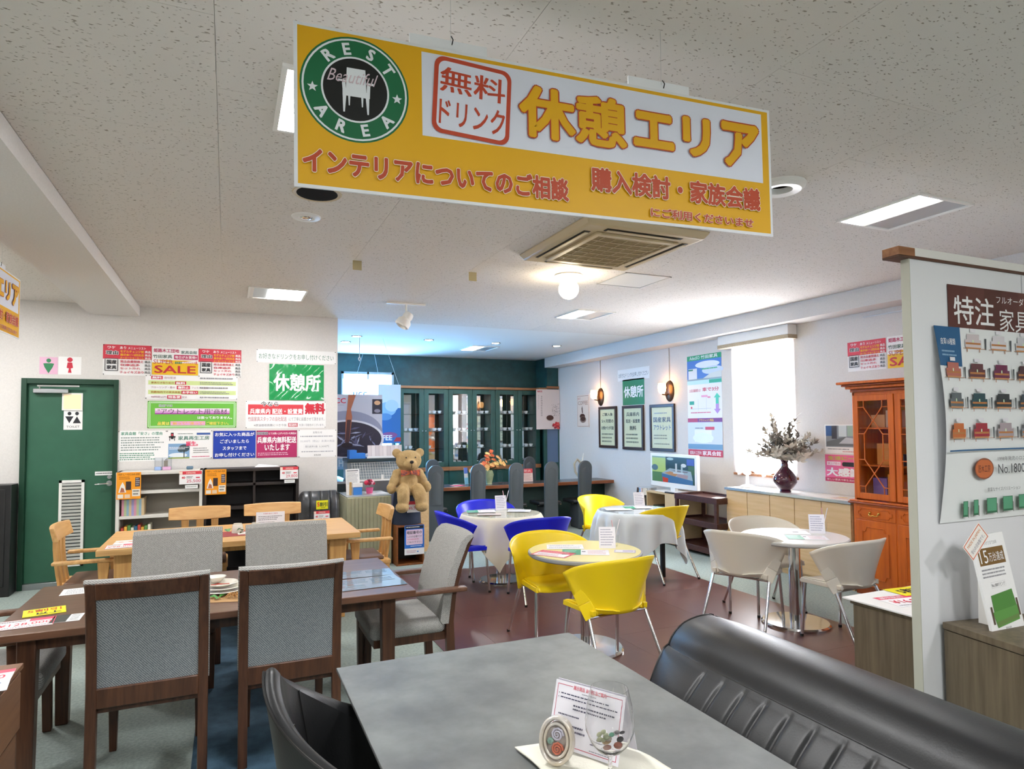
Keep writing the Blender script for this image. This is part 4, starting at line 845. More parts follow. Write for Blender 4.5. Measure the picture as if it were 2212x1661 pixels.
# bench sofa with channel tufted back on the right of the grey table
bs = thing('bench_sofa', 'long black leather bench sofa with channel-stitched back right of the grey table', 'sofa', (1.62, 1.12, 0))
Y0_, Y1_ = -1.05, 1.04
PROF = [(.25, .80), (.21, .832), (.13, .842), (.05, .83), (-.01, .79), (-.042, .742), (-.05, .735), (-.09, .705), (-.15, .645), (-.19, .58), (-.22, .50), (-.235, .42)]
def bk(u, v):      # padded front: roll above the seam, channel-stitched field below it
    y = Y0_+(Y1_-Y0_)*u; t = v*(len(PROF)-1); i = min(int(t), len(PROF)-2); f = t-i
    P = [Vector(PROF[max(0, min(len(PROF)-1, i+k))]) for k in (-1, 0, 1, 2)]
    p = .5*((2*P[1])+(P[2]-P[0])*f+(2*P[0]-5*P[1]+4*P[2]-P[3])*f*f+(3*P[1]-P[0]-3*P[2]+P[3])*f**3)
    x, z = p.x, p.y; k = max(0, 1-(Y1_-y)/.28)
    if t > 6:
        q = ((Y1_-.30-y)/.094)
        if q > -.3: d = abs(q-round(q))*.094; x += .005*math.exp(-(d/.008)**2)*min(1, (t-6)); z -= .005*math.exp(-(d/.008)**2)*min(1, (t-6))
        z += -.006+.004*k
    x += .20*k*k*max(0, (.25-x))*1.2; z -= .05*k*k*math.sin(min(1, t/7)*PI)
    return (x, y+.03*math.sin(PI*min(1, t/8))*k*k, z)
b_ = MB().grid(bk, 380, 44, BLACKLEATHER)
b_.grid(lambda u, v: (.25+.012*math.sin(v*PI), Y0_+(Y1_-Y0_)*u, .80*(1-v)+.30*v), 40, 6, BLACKLEATHER, flip=True)
for e in (0, 1): b_.grid(lambda u, v: (lambda p: (p[0]+(.25-p[0])*u, p[1]+(.015 if e else -.015)*math.sin(PI*u), p[2]))(bk(e, v)), 6, 44, BLACKLEATHER, flip=not e)
b_.build('backrest', parent=bs, smooth=60)
MB().tube([(.252, Y0_+(Y1_-Y0_)*i/40, .802) for i in range(41)]+[bk(1, i/24) for i in range(0, 25)], .005, BLACKEDGE, 6).build('piping', parent=bs)
MB().rbox(-.62, -.15, Y0_, Y1_-.05, .34, .45, .04, BLACKLEATHER, 4).build('seat', parent=bs, smooth=60)
MB().box(-.60, .20, Y0_+.02, Y1_-.06, .28, .35, BLACKEDGE).build('base_frame', parent=bs)
for x in (-.55, .16):
    for y in (Y0_+.1, Y1_-.15): MB().box(x-.02, x+.02, y-.02, y+.02, 0, .29, BLACKEDGE).build('leg', parent=bs)

# ---- partition and cabinets on the right
pt = thing('partition_panel', 'tall white partition panel with brown capping on the right', 'partition', (4.0, 2.02, 0))
MB().box(-1.075, 1.6, -.02, .02, 0, 2.385, mat('partition_white', '#e6e7ea', .6, bump=.05, bscale=80)).box(-1.079, -1.074, -.021, .021, 0, 2.385, mat('partition_edge', '#bcbcae', .6)).build('panel', parent=pt, smooth=0)
cp = MB().box(-1.075-.0, 1.62, -.024, .05, 2.385, 2.43, WHITEPL).box(-1.16, -1.045, -.03, .055, 2.38, 2.425, TRIMWOOD).box(-1.16, 1.62, -.03, .055, 2.374, 2.388, mat('cap_brown', '#5a3a2a', .5)); cp.build('capping', parent=pt, bev=.003)
MB().box(-.20, -.197, -.0215, -.0195, 0, 2.37, pm('#9fa0a4')).build('panel_joint', parent=pt)
YP = 1.998
def PP(x0, z1, x1, z0, d=.002): return (x1-x0, z1-z0, M3(((x0+x1)/2, YP-d, (z0+z1)/2), (1, 0, 0), (0, 0, 1)))
woodp = [('r', i/7, 0, (i+1)/7, 1, ('#5b2e27', '#63352c', '#54291f')[i % 3]) for i in range(7)]
woodp += [('t', '特注', .04, .2, .36, .78, WH, .012), ('t', 'フルオーダー', .38, .12, .66, .28, WH, .01), ('t', '家具', .4, .38, .66, .86, WH, .01), ('t', 'FULL ORDER FURNITURE', .22, .9, .52, .97, '#d8c8c0', 0), ('t', '張替', .72, .2, .98, .85, WH, .012)]
sheet('order_poster', 'dark brown wood-look poster with white brush writing on the partition', 'poster', *PP(3.19, 2.275, 4.19, 2.03), woodp, bg='#5b2e27')
# sofa swatch poster, lower left corner curling away
PW, PH = 1.08, .935
def curl(x, y, z):
    u = (x+PW/2); v = (PH/2-y)/PH
    b_ = .045*math.exp(-u/.14)*math.sin(PI*min(1, max(0, v)))
    return (x, y, z+b_+.003)
cols = ['#cfc4c6', '#d8d4d8', '#c9c9cd', '#b56a5c', '#5f3338', '#6a2048', '#4a2a30', '#5c6468', '#1e444c', '#2a3034', '#33404a', '#c2682e', '#a02838', '#a89aa0', '#8a8e94']
sp_ = [('r', 0, 0, .18, .205, '#1f5c8a'), ('t', '皮革16種類', .03, .06, .14, .095, WH, .01), ('g', .03, .12, .15, .16, 2, '#8fb4d0')]
cells = [(1, 0), (2, 0), (3, 0)]+[(i, j) for j in (1, 2, 3) for i in range(0, 4)]
cw, ch_ = .205, .152
for n_, (i, j) in enumerate(cells):
    x0 = .0+i*cw*.93+.0; y0 = .0+j*ch_ + (.0); c = cols[n_ % len(cols)]
    if j: x0 = .02+i*cw*.9
    y0 = .0+j*.156
    sp_ += [('r', x0+.005, y0+.105, x0+.17, y0+.108, '#b88a70'), ('r', x0+.035, y0+.03, x0+.125, y0+.075, c), ('r', x0+.02, y0+.06, x0+.14, y0+.10, c), ('r', x0+.025, y0+.075, x0+.135, y0+.085, '#b5763f'), ('r', x0+.025, y0+.10, x0+.135, y0+.108, '#c58a58'), ('r', x0+.03, y0+.108, x0+.035, y0+.125, '#a86a40'), ('r', x0+.122, y0+.108, x0+.127, y0+.125, '#a86a40'), ('r', x0+.075, y0+.06, x0+.083, y0+.075, '#d8f0c8'), ('r', x0+.06, y0+.003, x0+.1, y0+.022, '#e6e4ea'), ('p', [(x0+.165, y0+.05), (x0+.168, y0+.11), (x0+.175, y0+.11), (x0+.178, y0+.05)], '#4a5054')]
sp_ += [('r', .0, .632, 1, .64, '#1f5c8a'), ('e', .29, .735, .072, .055, '#8a4a30'), ('e', .29, .735, .066, .049, '#c86a34'), ('t', '匠木工房', .245, .715, .335, .755, '#5a2418', .01), ('t', '1998年発売のロングセラー', .395, .675, .72, .698, '#6a6a70', 0), ('t', 'No.1800', .395, .715, .60, .765, '#3a3a40', 0), ('t', '豊富なサイズバリエーション', .31, .835, .56, .855, '#6a6a70', 0)]
for i, (a, w2) in enumerate(((.13, .035), (.205, .035), (.30, .075), (.42, .075), (.54, .075), (.66, .09), (.78, .09))):
    sp_ += [('r', a, .895-.003*i, a+w2, .975-.004*i, '#2d6e4c'), ('r', a+.004, .898-.003*i, a+w2-.004, .965-.004*i, '#57a27c'), ('r', a-.004, .925-.003*i, a, .98-.004*i, '#5f5a50'), ('r', a+w2, .925-.003*i, a+w2+.004, .98-.004*i, '#5f5a50')]
sheet('sofa_poster', 'large curling poster of small sofas in many colours on the partition', 'poster', PW, PH, M3((3.065+PW/2, YP-.004, 1.13+PH/2), (1, 0, 0), (0, 0, 1)), sp_, bg='#e9ecec', warp=curl)
# front cabinet with leaning card
ca = thing('cabinet', 'olive-brown wooden cabinet in front of the partition at the right edge', 'cabinet', (3.05, 1.98, 0), -.0)
RC = Matrix.Rotation(-.16, 4, 'Z')
MB().at(RC).box(0, 1.1, -1.1, -.0, 0, .645, OLIVEWOOD).build('body', parent=ca, bev=.002)
MB().at(RC).box(-.006, 1.1, -1.1, .0, .65, .68, OLIVEWOOD).build('cabinet_top', parent=ca, bev=.002)
cd = [('t', 'おかげさまで20年', .3, .07, .75, .11, '#9a9a98', 0), ('r', .1, .14, .9, .32, '#7a5a24'), ('t', '15', .14, .16, .38, .30, WH, .01), ('t', '万台達成', .4, .19, .86, .29, WH, .01), ('g', .1, .35, .86, .46, 3, '#9a9aa0'), ('t', 'No.1800リビング', .3, .51, .7, .55, '#6a6a70', 0), ('f', .28, .5, .72, .56, .0005, '#aaaaae'),
      ('p', [(.2, .63), (.86, .60), (.9, .80), (.18, .83)][::-1], '#4f8a3c'), ('p', [(.14, .80), (.94, .77), (.9, .92), (.2, .96)][::-1], '#5f9a4a'), ('r', .1, .74, .15, .92, '#5a4a3a'), ('r', .91, .70, .96, .88, '#5a4a3a'), ('p', [(.2, .90), (.9, .86), (.9, .9), (.2, .95)][::-1], '#6a8a4c'), ('t', '匠木工房', .42, .965, .58, .985, '#444444', 0)]
t_ = thing('standing_card', 'tall white leaning card with a green sofa picture on the front cabinet', 'display card', (3.205, 1.80, .682))
R_ = M3((0, .03, .2), (1, -.03, .04), (-.03, .07, .4))
sheet('card_face', '', None, .225, .42, R_, cd, parent=t_, bg='#f2f2f2', th=.012)
R2 = M3((-.12, .045, .385), (.75, 0, .65), (-.6, .1, .7))
sheet('corner_tag', '', None, .155, .085, R2, [('f', .02, .03, .98, .97, .004, '#d8643c'), ('t', 'MADE IN JAPAN', .12, .2, .88, .42, '#d0803c', .01), ('t', '安心の日本製です。', .12, .55, .88, .78, '#8a8a9a', .01)], parent=t_, bg='#f4f0ea')
MB().hexa([(-.03, .06, 0), (.03, .06, 0), (.03, .10, 0), (-.03, .10, 0)], [(-.03, .09, .3), (.03, .09, .3), (.03, .095, .3), (-.03, .095, .3)], WHITEPL).build('card_support', parent=t_)
# cabinet behind the partition
cb_ = thing('cabinet', 'lower olive-brown cabinet with price cards behind the white partition', 'cabinet', (3.33, 2.68, 0))
MB().box(0, 1.2, -.60, 0, 0, .56, OLIVEWOOD).build('body', parent=cb_, bev=.002)
MB().box(-.01, 1.2, -.60, .012, .562, .585, OLIVEWOOD).build('cabinet_top', parent=cb_, bev=.002)
tag(MB().box(3.29, 4.3, 2.18, 2.72, .5855, .595, WHITEPL).build('white_board', bev=.002), 'thin white board lying on the lower cabinet behind the partition', 'board')
price = [('r', 0, 0, 1, .25, '#e0506a'), ('t', '展示現品', .08, .06, .6, .2, WH, .02), ('t', '¥16,800', .1, .4, .9, .75, '#d8304a', .02), ('g', .05, .82, .9, .94, 1, '#8a8a90')]
sheet('price_card', 'white and red price card lying on the cabinet behind the partition', 'price card', .30, .20, MT(3.55, 2.50, .595, -.15), price)
sheet('price_card', 'yellow price card beside the red and white one behind the partition', 'price card', .26, .16, MT(3.76, 2.63, .597, -.1), [('t', '5割引', .15, .2, .85, .75, BK, .03)], bg='#e8d81e')

# ================================================================ along the right wall
lb = thing('lowboard', 'low pale wood cupboard with white top under the side window', 'cupboard', (5.70, 5.27, 0))
MB().box(-.18, .22, -.85, .85, 0, .825, PALEWOOD).build('body', parent=lb)
MB().box(-.215, .222, -.86, .86, .83, .853, WHITEPL).box(-.219, -.205, -.862, .862, .826, .856, mat('alu_edge', '#a9b4bd', .3, metal=.7)).build('worktop', parent=lb, bev=.002)
for i in range(5): MB().box(-.20, -.182, -.845+.34*i, -.845+.34*i+.332, .05, .82, PALEWOOD).build('cupboard_door', parent=lb, bev=.002)
va = thing('vase', 'dark purple-red bulb vase with dried grey foliage on the lowboard', 'vase', (5.63, 5.34, .856))
va.scale = (1.2, 1.2, 1.12); VM = mat('purple_glaze', '#3d1026', .08, coat=1, col2='#521a38', scale=5)
MB().lathe([(0, 0), (.05, 0), (.055, .012), (.045, .02), (.075, .05), (.105, .10), (.10, .15), (.065, .205), (.032, .245), (.028, .29), (.038, .315), (.03, .31), (.02, .28)], VM, 40).build('vase_body', parent=va, smooth=60)
DR = [mat('dried_leaf', '#b3aca0', .85), mat('dried_leaf_light', '#d3cdc2', .85), mat('dried_leaf_dark', '#8c857c', .85)]
rf = random.Random(3)
for i in range(58):
    a = rf.uniform(0, 2*PI); sp_a = rf.uniform(.1, 1.2); L_ = rf.uniform(.24, .40) if i else .5
    if i < 4: sp_a, L_ = .28, .50
    d = Vector((math.sin(sp_a)*math.cos(a), math.sin(sp_a)*math.sin(a), math.cos(sp_a))); m = MB(); mm = DR[i % 3]
    pts = [Vector((0, 0, .30))+d*L_*k/6+Vector((0, 0, -.10*(k/6)**2*math.sin(sp_a))) for k in range(7)]
    m.tube(pts, .0018, mm, 4)
    for k in range(2, 7):
        for j in range(7):
            p = pts[k]-(pts[k]-pts[k-1])*rf.random(); q = Vector((rf.uniform(-1, 1), rf.uniform(-1, 1), rf.uniform(-.2, 1))).normalized(); w_ = q.cross(d).normalized()*.014; e = p+q*rf.uniform(.045, .085)
            m.add([p, (p+e)/2+w_, e, (p+e)/2-w_], [(0, 1, 2, 3)], mm)
    m.build('dried_stem', parent=va, smooth=0)
sf = thing('desk_fan', 'small white pedestal on a round base at the left end of the lowboard', 'stand', (5.70, 5.98, .856))
MB().lathe([(0, 0), (.085, 0), (.09, .008), (.06, .025), (.02, .035), (.018, .14), (0, .14)], WHITEPL).build('base', parent=sf)
MB().ell((0, .0, .17), (.035, .06, .03), WHITEPL).build('head', parent=sf)
for lab, yy, bgc in (('white flyer lying on the right part of the lowboard top', 4.60, '#e8e4d8'), ):
    sheet('flyer', lab, 'flyer', .30, .20, MT(5.66, yy, .8535, -PI/2), [('r', .05, .1, .4, .3, '#e2c040'), ('g', .1, .4, .9, .9, 3, '#c05060')], bg=bgc)
# china cabinet
cc = thing('china_cabinet', 'reddish-brown china cabinet with lattice glass doors and brass pulls, right of the lowboard', 'cabinet', (5.47, 3.72, 0))
W2 = .655
MB().box(.02, .44, -W2, W2, 0, .09, CHINAD).build('plinth', parent=cc, bev=.004)
MB().box(0.0, .44, -W2+.01, W2-.01, .09, .85, CHINA).build('lower_body', parent=cc, bev=.003)
MB().box(-.03, .45, -W2-.03, W2+.03, .85, .868, CHINAD).box(-.02, .45, -W2-.02, W2+.02, .868, .885, CHINA).build('waist_moulding', parent=cc, bev=.006)
up = MB().box(.42, .44, -W2+.02, W2-.02, .885, 1.9, CHINA)
for s in (-1, 1): up.box(.02, .42, s*(W2-.02)-.01, s*(W2-.02)+.01, .885, 1.9, CHINA)
up.box(.02, .42, -W2+.02, W2-.02, 1.86, 1.9, CHINA)
up.build('upper_body', parent=cc)
for z in (1.20, 1.55): MB().box(.08, .42, -W2+.03, W2-.03, z, z+.015, CHINA).build('inner_shelf', parent=cc)
cn = MB()
for k, (o_, z0, z1) in enumerate(((.0, 1.90, 1.93), (.03, 1.93, 1.955), (.055, 1.955, 1.975), (.085, 1.975, 2.0))): cn.box(-.01-o_, .45, -W2-o_+.01, W2+o_-.01, z0, z1, CHINA if k % 2 else CHINAD)
cn.build('cornice', parent=cc, bev=.006)
dw = .425
for i in range(3):
    yc_ = W2-.02-dw*(i+.5)
    y0, y1 = yc_-dw/2+.006, yc_+dw/2-.006; z0, z1 = .90, 1.87; k = .055
    f = MB()
    for q in ((y0, y0+k, z0, z1), (y1-k, y1, z0, z1), (y0+k, y1-k, z0, z0+k), (y0+k, y1-k, z1-k, z1)): f.box(0, .022, q[0], q[1], q[2], q[3], CHINA)
    dr = f.build('glass_door', parent=cc, bev=.003)
    a0, a1, b0, b1 = y0+k, y1-k, z0+k, z1-k; cy_ = (a0+a1)/2; hw_ = (a1-a0)/2; mz = (b0+b1)/2
    def bar(*pts): lat.tube([(.008, p[0], p[1]) for p in pts], .0055, CHINA, 6)
    lat = MB(); w3 = hw_*.62
    for s in (-1, 1):
        bar((a0, b1-.06), (cy_-w3, b1-.06), (cy_-w3, b1)) if s < 0 else bar((a1, b1-.06), (cy_+w3, b1-.06), (cy_+w3, b1))
        bar((a0, b0+.06), (cy_-w3, b0+.06), (cy_-w3, b0)) if s < 0 else bar((a1, b0+.06), (cy_+w3, b0+.06), (cy_+w3, b0))
        bar((cy_+s*w3, b1-.06), (cy_-s*w3, mz+.12), (cy_-s*w3, mz-.12), (cy_+s*w3, b0+.06))
        bar((cy_+s*w3, mz+.12), (cy_+s*hw_, mz+.12)); bar((cy_+s*w3, mz-.12), (cy_+s*hw_, mz-.12))
    lat.build('lattice', parent=dr)
    MB().box(.012, .014, a0, a1, b0, b1, GLASS).build('glass', parent=dr, smooth=0)
    dd = MB().box(-.006, .012, yc_-dw/2+.01, yc_+dw/2-.01, .71, .83, CHINA).build('drawer', parent=cc, bev=.003)
    fr_ = MB(); Q = [(-.17, .76), (-.17, .785), (-.15, .785), (-.135, .81), (.135, .81), (.15, .785), (.17, .785), (.17, .755), (.15, .755), (.135, .73), (-.135, .73), (-.15, .755), (-.17, .755)]
    fr_.tube([(-.009, yc_+a, b) for a, b in Q], .004, CHINA, 6).build('moulding', parent=dd)
    hnd = MB().tube([(-.012, yc_-.045, .775), (-.025, yc_-.045, .77), (-.03, yc_-.04, .755), (-.03, yc_-.02, .748), (-.03, yc_, .755), (-.03, yc_+.02, .748), (-.03, yc_+.04, .755), (-.025, yc_+.045, .77), (-.012, yc_+.045, .775)], .005, mat('brass', '#d8b35a', .2, metal=1), 8).ell((-.012, yc_-.045, .775), .012, mat('brass', '')).ell((-.012, yc_+.045, .775), .012, mat('brass', ''))
    hnd.build('brass_pull', parent=dd)
    ld = MB().box(-.006, .012, yc_-dw/2+.01, yc_+dw/2-.01, .11, .70, CHINA).build('lower_door', parent=cc, bev=.003)
    Q = [(-.13, .60), (-.10, .60), (-.085, .64), (.085, .64), (.10, .60), (.13, .60), (.13, .21), (.10, .21), (.085, .17), (-.085, .17), (-.10, .21), (-.13, .21)]
    MB().tube([(-.008, yc_+a, b) for a, b in Q], .005, CHINA, 6, closed=True).build('moulding', parent=ld)
rc_ = random.Random(5)
for i, (yy, zz, c, lab) in enumerate(((4.20, 1.565, '#c98a5a', 'orange-brown box on the upper shelf inside the china cabinet'), (4.05, 1.565, '#d8b0a0', 'pink-beige box on the upper shelf inside the china cabinet'), (4.15, 1.215, '#c9803a', 'orange box on the lower shelf inside the china cabinet'), (4.02, 1.215, '#2e3242', 'dark blue box on the lower shelf inside the china cabinet'), (4.20, .89, '#7a5a9a', 'violet packet at the bottom left inside the china cabinet'), (4.05, .89, '#d07a2c', 'large orange packet at the bottom inside the china cabinet'))):
    tag(MB().box(5.62, 5.84, yy-.07, yy+.07, zz, zz+(.12, .16, .2, .1, .2, .24)[i], pm(c)).build('storage_box', bev=.004), lab, 'box')
# trolley
ca_ = thing('serving_trolley', 'dark red wooden serving trolley with three tiers beside the television stand', 'trolley', (5.57, 6.50, 0))
for z, lip in ((.70, 1), (.40, 1), (.09, 1)):
    s = MB().box(-.22, .22, -.38, .38, z-.02, z, DARKWOOD)
    for q in ((-.235, -.21, -.40, .40), (.21, .235, -.40, .40), (-.21, .21, -.40, -.375), (-.21, .21, .375, .40)): s.box(q[0], q[1], q[2], q[3], z-.05, z+.022, DARKWOOD)
    s.build('tray', parent=ca_, bev=.003)
for sx in (-1, 1):
    for sy in (-1, 1):
        MB().box(sx*.215-.018, sx*.215+.018, sy*.37-.022, sy*.37+.022, .06, .70, DARKWOOD).build('post', parent=ca_, bev=.004)
        MB().cyl((sx*.215-.012, sy*.37, .03), (sx*.215+.012, sy*.37, .03), .03, BLACKEDGE, n=16).box(sx*.215-.01, sx*.215+.01, sy*.37-.01, sy*.37+.01, .03, .07, STEEL).build('caster', parent=ca_)
sheet('paper_sheet', 'small white paper on the top tray of the trolley', 'paper', .18, .12, MT(5.55, 6.33, .70, .4), [('g', .1, .2, .9, .8, 3, '#c05a6a')])
# television and stand
tvs = thing('tv_stand', 'pale wood open stand under the white television', 'stand', (5.66, 7.29, 0))
PW2 = mat('light_board', '#d5ba92', .5, col2='#cbae84', scale=5)
t_ = MB().box(-.22, .22, -.37, -.35, 0, .66, PW2).box(-.22, .22, .35, .37, 0, .66, PW2).box(-.22, .22, -.37, .37, .66, .68, PW2).box(.2, .22, -.35, .35, 0, .66, PW2).box(-.2, .2, -.06, -.04, .42, .66, PW2)
t_.box(-.22, .2, -.35, .35, .42, .44, PW2).box(-.22, -.2, -.35, -.05, .44, .66, PW2)
t_.build('carcass', parent=tvs, bev=.002)
MB().box(-.224, -.2, -.35, .35, .02, .41, PW2).build('stand_door', parent=tvs, bev=.002)
tag(MB().box(5.48, 5.72, 7.32, 7.56, .441, .49, BLACKEDGE).build('media_box', bev=.004), 'flat black box inside the opening of the television stand', 'box')
tv = thing('television', 'white-framed flat television showing a kitchen sink', 'television', (5.60, 7.27, .68), -.03)
TW, TH_ = 1.05, .375; WT = mat('tv_white', '#efefec', .3)
MB().box(0, .05, -TW/2, TW/2, .06, .06+TH_+.09, WT).build('casing', parent=tv, bev=.008)
def emi(c, e=1.0):
    n = 'screen_'+c.lstrip('#'); return mat(n, '#101010', .3, emit=e, emcol=c)
_pm = pm
def pm(c, rough=.45): return emi(c, .9)
scr = [('r', 0, 0, 1, 1, '#2a4a44'), ('r', 0, 0, .34, .62, '#9fbf6c'), ('r', 0, 0, .34, .06, '#7c9c8c'), ('r', 0, .62, .36, 1, '#4c7a50'), ('e', .07, .45, .08, .12, '#4a6a7a'), ('r', .34, 0, .94, .45, '#1c3230'), ('r', .83, .05, .99, .28, '#3c4aa8'), ('r', .86, .3, 1, .62, '#3a5c30'),
       ('p', [(.24, .66), (.44, .44), (.92, .5), (.96, .84)][::-1], '#8fa6b8'), ('p', [(.31, .64), (.44, .56), (.64, .62), (.56, .76)][::-1], '#a8825c'), ('p', [(.46, .50), (.86, .52), (.84, .57), (.62, .56)][::-1], '#70707c'), ('p', [(.62, .62), (.86, .66), (.84, .8), (.6, .76)][::-1], '#9a8a94'),
       ('p', [(.24, .66), (.96, .84), (.96, 1), (.26, 1)][::-1], '#3c6a9c'), ('p', [(.26, .8), (.40, .84), (.39, 1), (.27, 1)][::-1], '#b8402c'), ('r', .57, .24, .61, .56, '#b9c4cc'), ('e', .76, .3, .06, .07, '#c4d0d8'), ('r', .7, .34, .74, .6, '#9ab0bc'), ('e', .45, .08, .08, .05, '#9ab8bc'), ('r', .52, .58, .76, .63, '#b8cce0')]
sheet('screen', '', None, TW-.09, TH_-.02, M3((-.001, 0, .06+.07+TH_/2-.01), (0, -1, 0), (0, 0, 1)), scr, parent=tv)
pm = _pm
MB().box(.0, .05, -.05, .05, .015, .07, WT).build('stand_neck', parent=tv); MB().rbox(-.12, .14, -.25, .25, 0, .018, .008, WT).build('stand_foot', parent=tv)
tag(MB().rbox(5.45, 5.49, 7.08, 7.26, .681, .70, .006, BLACKEDGE).build('remote_control'), 'black remote control at the front edge of the television stand', 'remote')
bn = thing('waste_bin', 'black waste bin with shiny metal rim left of the television stand', 'bin', (5.62, 7.90, 0))
MB().cyl((0, 0, 0), (0, 0, .60), .15, BLACKEDGE, n=32).build('bin_body', parent=bn); MB().cyl((0, 0, .60), (0, 0, .70), .152, CHROME, r1=.14, n=32).build('bin_rim', parent=bn)
so = thing('power_outlet', 'white wall outlet with plugged cables behind the trolley', 'outlet', (XR, 6.45, .33))
MB().rbox(-.012, 0, -.04, .04, -.06, .06, .004, WHITEPL).build('cover_plate', parent=so); MB().tube([(-.02, 0, .0), (-.05, .01, -.08), (-.03, .0, -.32)], .006, pm('#c9c2b8')).tube([(-.02, .02, .02), (-.06, .05, -.0), (-.04, .07, -.2), (-.03, .06, -.32)], .005, pm('#d8d4cc')).build('plug_cable', parent=so)
tag(MB().tube([(XR-.02, 4.54, 2.68), (XR-.02, 4.05, 2.68)], .006, pm('#d8dde2')).build('picture_rail'), 'thin white rail high on the right wall above the wooden cabinet', 'rail')

# ================================================================ bar
bar_ = thing('bar_counter', 'long low bar counter with dark top and orange-brown wooden edge', 'counter', (4.0, 9.5, 0))
MB().box(-1.75, 1.925, -.22, .30, .665, .695, mat('bar_top', '#3a3a40', .25)).build('worktop', parent=bar_)
MB().box(-1.76, 1.925, -.25, -.22, .645, .697, mat('bar_edge_wood', '#a5633c', .35, kind='wood', col2='#8a4d2c', scale=5, stretch=(.2, 1, 1))).build('edge_strip', parent=bar_, bev=.004)
MB().box(-1.7, 1.925, .05, .25, 0, .66, mat('bar_front', '#1c3630', .5)).build('front_panel', parent=bar_)
MB().box(-1.7, 1.925, .02, .05, 0, .09, mat('bar_kick', '#6b3a2a', .5)).build('kickboard', parent=bar_)
def stool(label, x, y, face, first=None):
    if first: return dup(first, (x, y, 0), face, label)
    t = thing('high_back_stool', label, 'stool', (x, y, 0), face)
    n = 20
    def outline(g):
        P = [(.118-g, 0), (.118-g, .3), (.112-g, .6), (.118-g, .8)]
        P = P+[((.118-g)*math.cos(i/12*PI), .945+(.118-g)*math.sin(i/12*PI)) for i in range(13)]+[(-a, b) for a, b in reversed(P)]
        return P
    po = outline(0)
    yy = lambda z: -.19-.05*max(0, z-.45)**1.2
    vs = [(a, yy(b)-.022, b) for a, b in po]+[(a, yy(b)+.022, b) for a, b in po]; k = len(po)
    m = MB().add(vs, [tuple(range(k)), tuple(range(2*k-1, k-1, -1))]+[(i, k+i, k+(i+1) % k, (i+1) % k) for i in range(k)], DARKST)
    m.build('back_shell', parent=t, bev=.012)
    def ch(u, v):
        x = (u-.5)*.15*(1-.0*v); z = .50+.47*v; w_ = math.sqrt(max(0, 1-(max(0, (v-.82)/.18))**2)); x *= max(w_, .02)
        return (x, yy(z)-.024-.016*math.cos((u-.5)*PI), z)
    MB().grid(ch, 12, 20, DARKST).build('back_rib', parent=t, smooth=60)
    MB().grid(lambda u, v: (lambda p: (p[0], 2*yy(p[2])-p[1]+0, p[2]))(ch(u, v)), 12, 20, DARKST, flip=True).build('back_pad', parent=t, smooth=60)
    MB().rbox(-.19, .19, -.18, .20, .40, .45, .02, mat('stool_seat', '#1c1e20', .3), 3).build('seat', parent=t, smooth=60)
    MB().tube([(-.19, -.15, .40), (-.19, .19, .395), (.19, .19, .395), (.19, -.15, .40)], .008, CHROME, 8).build('seat_rim', parent=t)
    MB().rbox(-.10, .10, -.16, .12, 0, .40, .03, DARKST).build('pedestal', parent=t)
    return t
s1 = stool('high-back dark stool at the left end of the bar, beside the teddy bear', 2.70, 9.03, 0)
for x, lab in ((3.34, 'high-back dark stool in front of the flower vase, second from the left'), (3.945, 'high-back dark stool in the middle of the front row at the bar'), (4.53, 'high-back dark stool second from the right in the front row at the bar'), (5.12, 'high-back dark stool at the right end of the bar beside the white wall')):
    stool(lab, x, 9.03, 0, s1)
for x, lab in ((3.16, 'high-back stool behind the bar nearest the teddy bear'), (4.10, 'high-back stool behind the bar, just right of the orange flowers'), (4.95, 'high-back stool behind the bar near the hanging coffee cup poster')):
    stool(lab, x, 10.28, PI, s1)
fv = thing('flower_vase', 'green glazed vase with an arrangement of orange flowers on the bar', 'vase', (3.80, 9.55, .695))
MB().lathe([(0, 0), (.05, 0), (.045, .015), (.06, .07), (.075, .15), (.06, .20), (.05, .215), (.062, .225), (.045, .22)], mat('green_glaze', '#8a9a72', .2, col2='#a8ab84', scale=8), 28).build('vase_body', parent=fv, smooth=60)
FO = [mat('petal_orange', '#e0693a', .6), mat('petal_peach', '#f0b070', .6), mat('petal_yellow', '#f0c878', .6)]; LF = mat('leaf_green', '#2f4a2c', .6)
for i in range(74):
    a = rf.uniform(0, 2*PI); r = rf.uniform(.02, .31); z = .25+.20*rf.random()*(1-r/.36)+.06*math.cos(a)
    if i < 6: r = .04; z = .42+.02*i
    p = Vector((r*math.cos(a)*1.05, r*math.sin(a)*.5, z)); m = MB(); mm = FO[0 if r < .14 and i % 3 else (1 + i % 2)]
    nn = Vector((p.x, p.y-.25, p.z-.1)).normalized(); u_ = nn.orthogonal().normalized(); w_ = nn.cross(u_); R0 = rf.uniform(.034, .052)
    for k in range(8):
        t0 = 2*PI*k/8; d0 = u_*math.cos(t0)+w_*math.sin(t0); d1 = u_*math.cos(t0+.35)+w_*math.sin(t0+.35); d2 = u_*math.cos(t0-.35)+w_*math.sin(t0-.35)
        m.add([p, p+d2*R0*.6+nn*.004, p+d0*R0+nn*.008, p+d1*R0*.6+nn*.004], [(0, 1, 2, 3)], mm)
    m.tube([Vector((0, 0, .2)), p*.6+Vector((0, 0, .1)), p-nn*.004], .0022, LF, 4)
    m.build('flower', parent=fv, smooth=0)
for i in range(16):
    a = rf.uniform(0, 2*PI); r = rf.uniform(.1, .27); p = Vector((r*math.cos(a), r*math.sin(a)*.5, .20+.08*rf.random())); q = Vector((math.cos(a), math.sin(a), rf.uniform(-.6, .2))).normalized(); w_ = Vector((-math.sin(a), math.cos(a), 0))*.022
    MB().add([p, p+q*.05+w_, p+q*.1, p+q*.05-w_], [(0, 1, 2, 3)], LF).build('leaf', parent=fv, smooth=0)
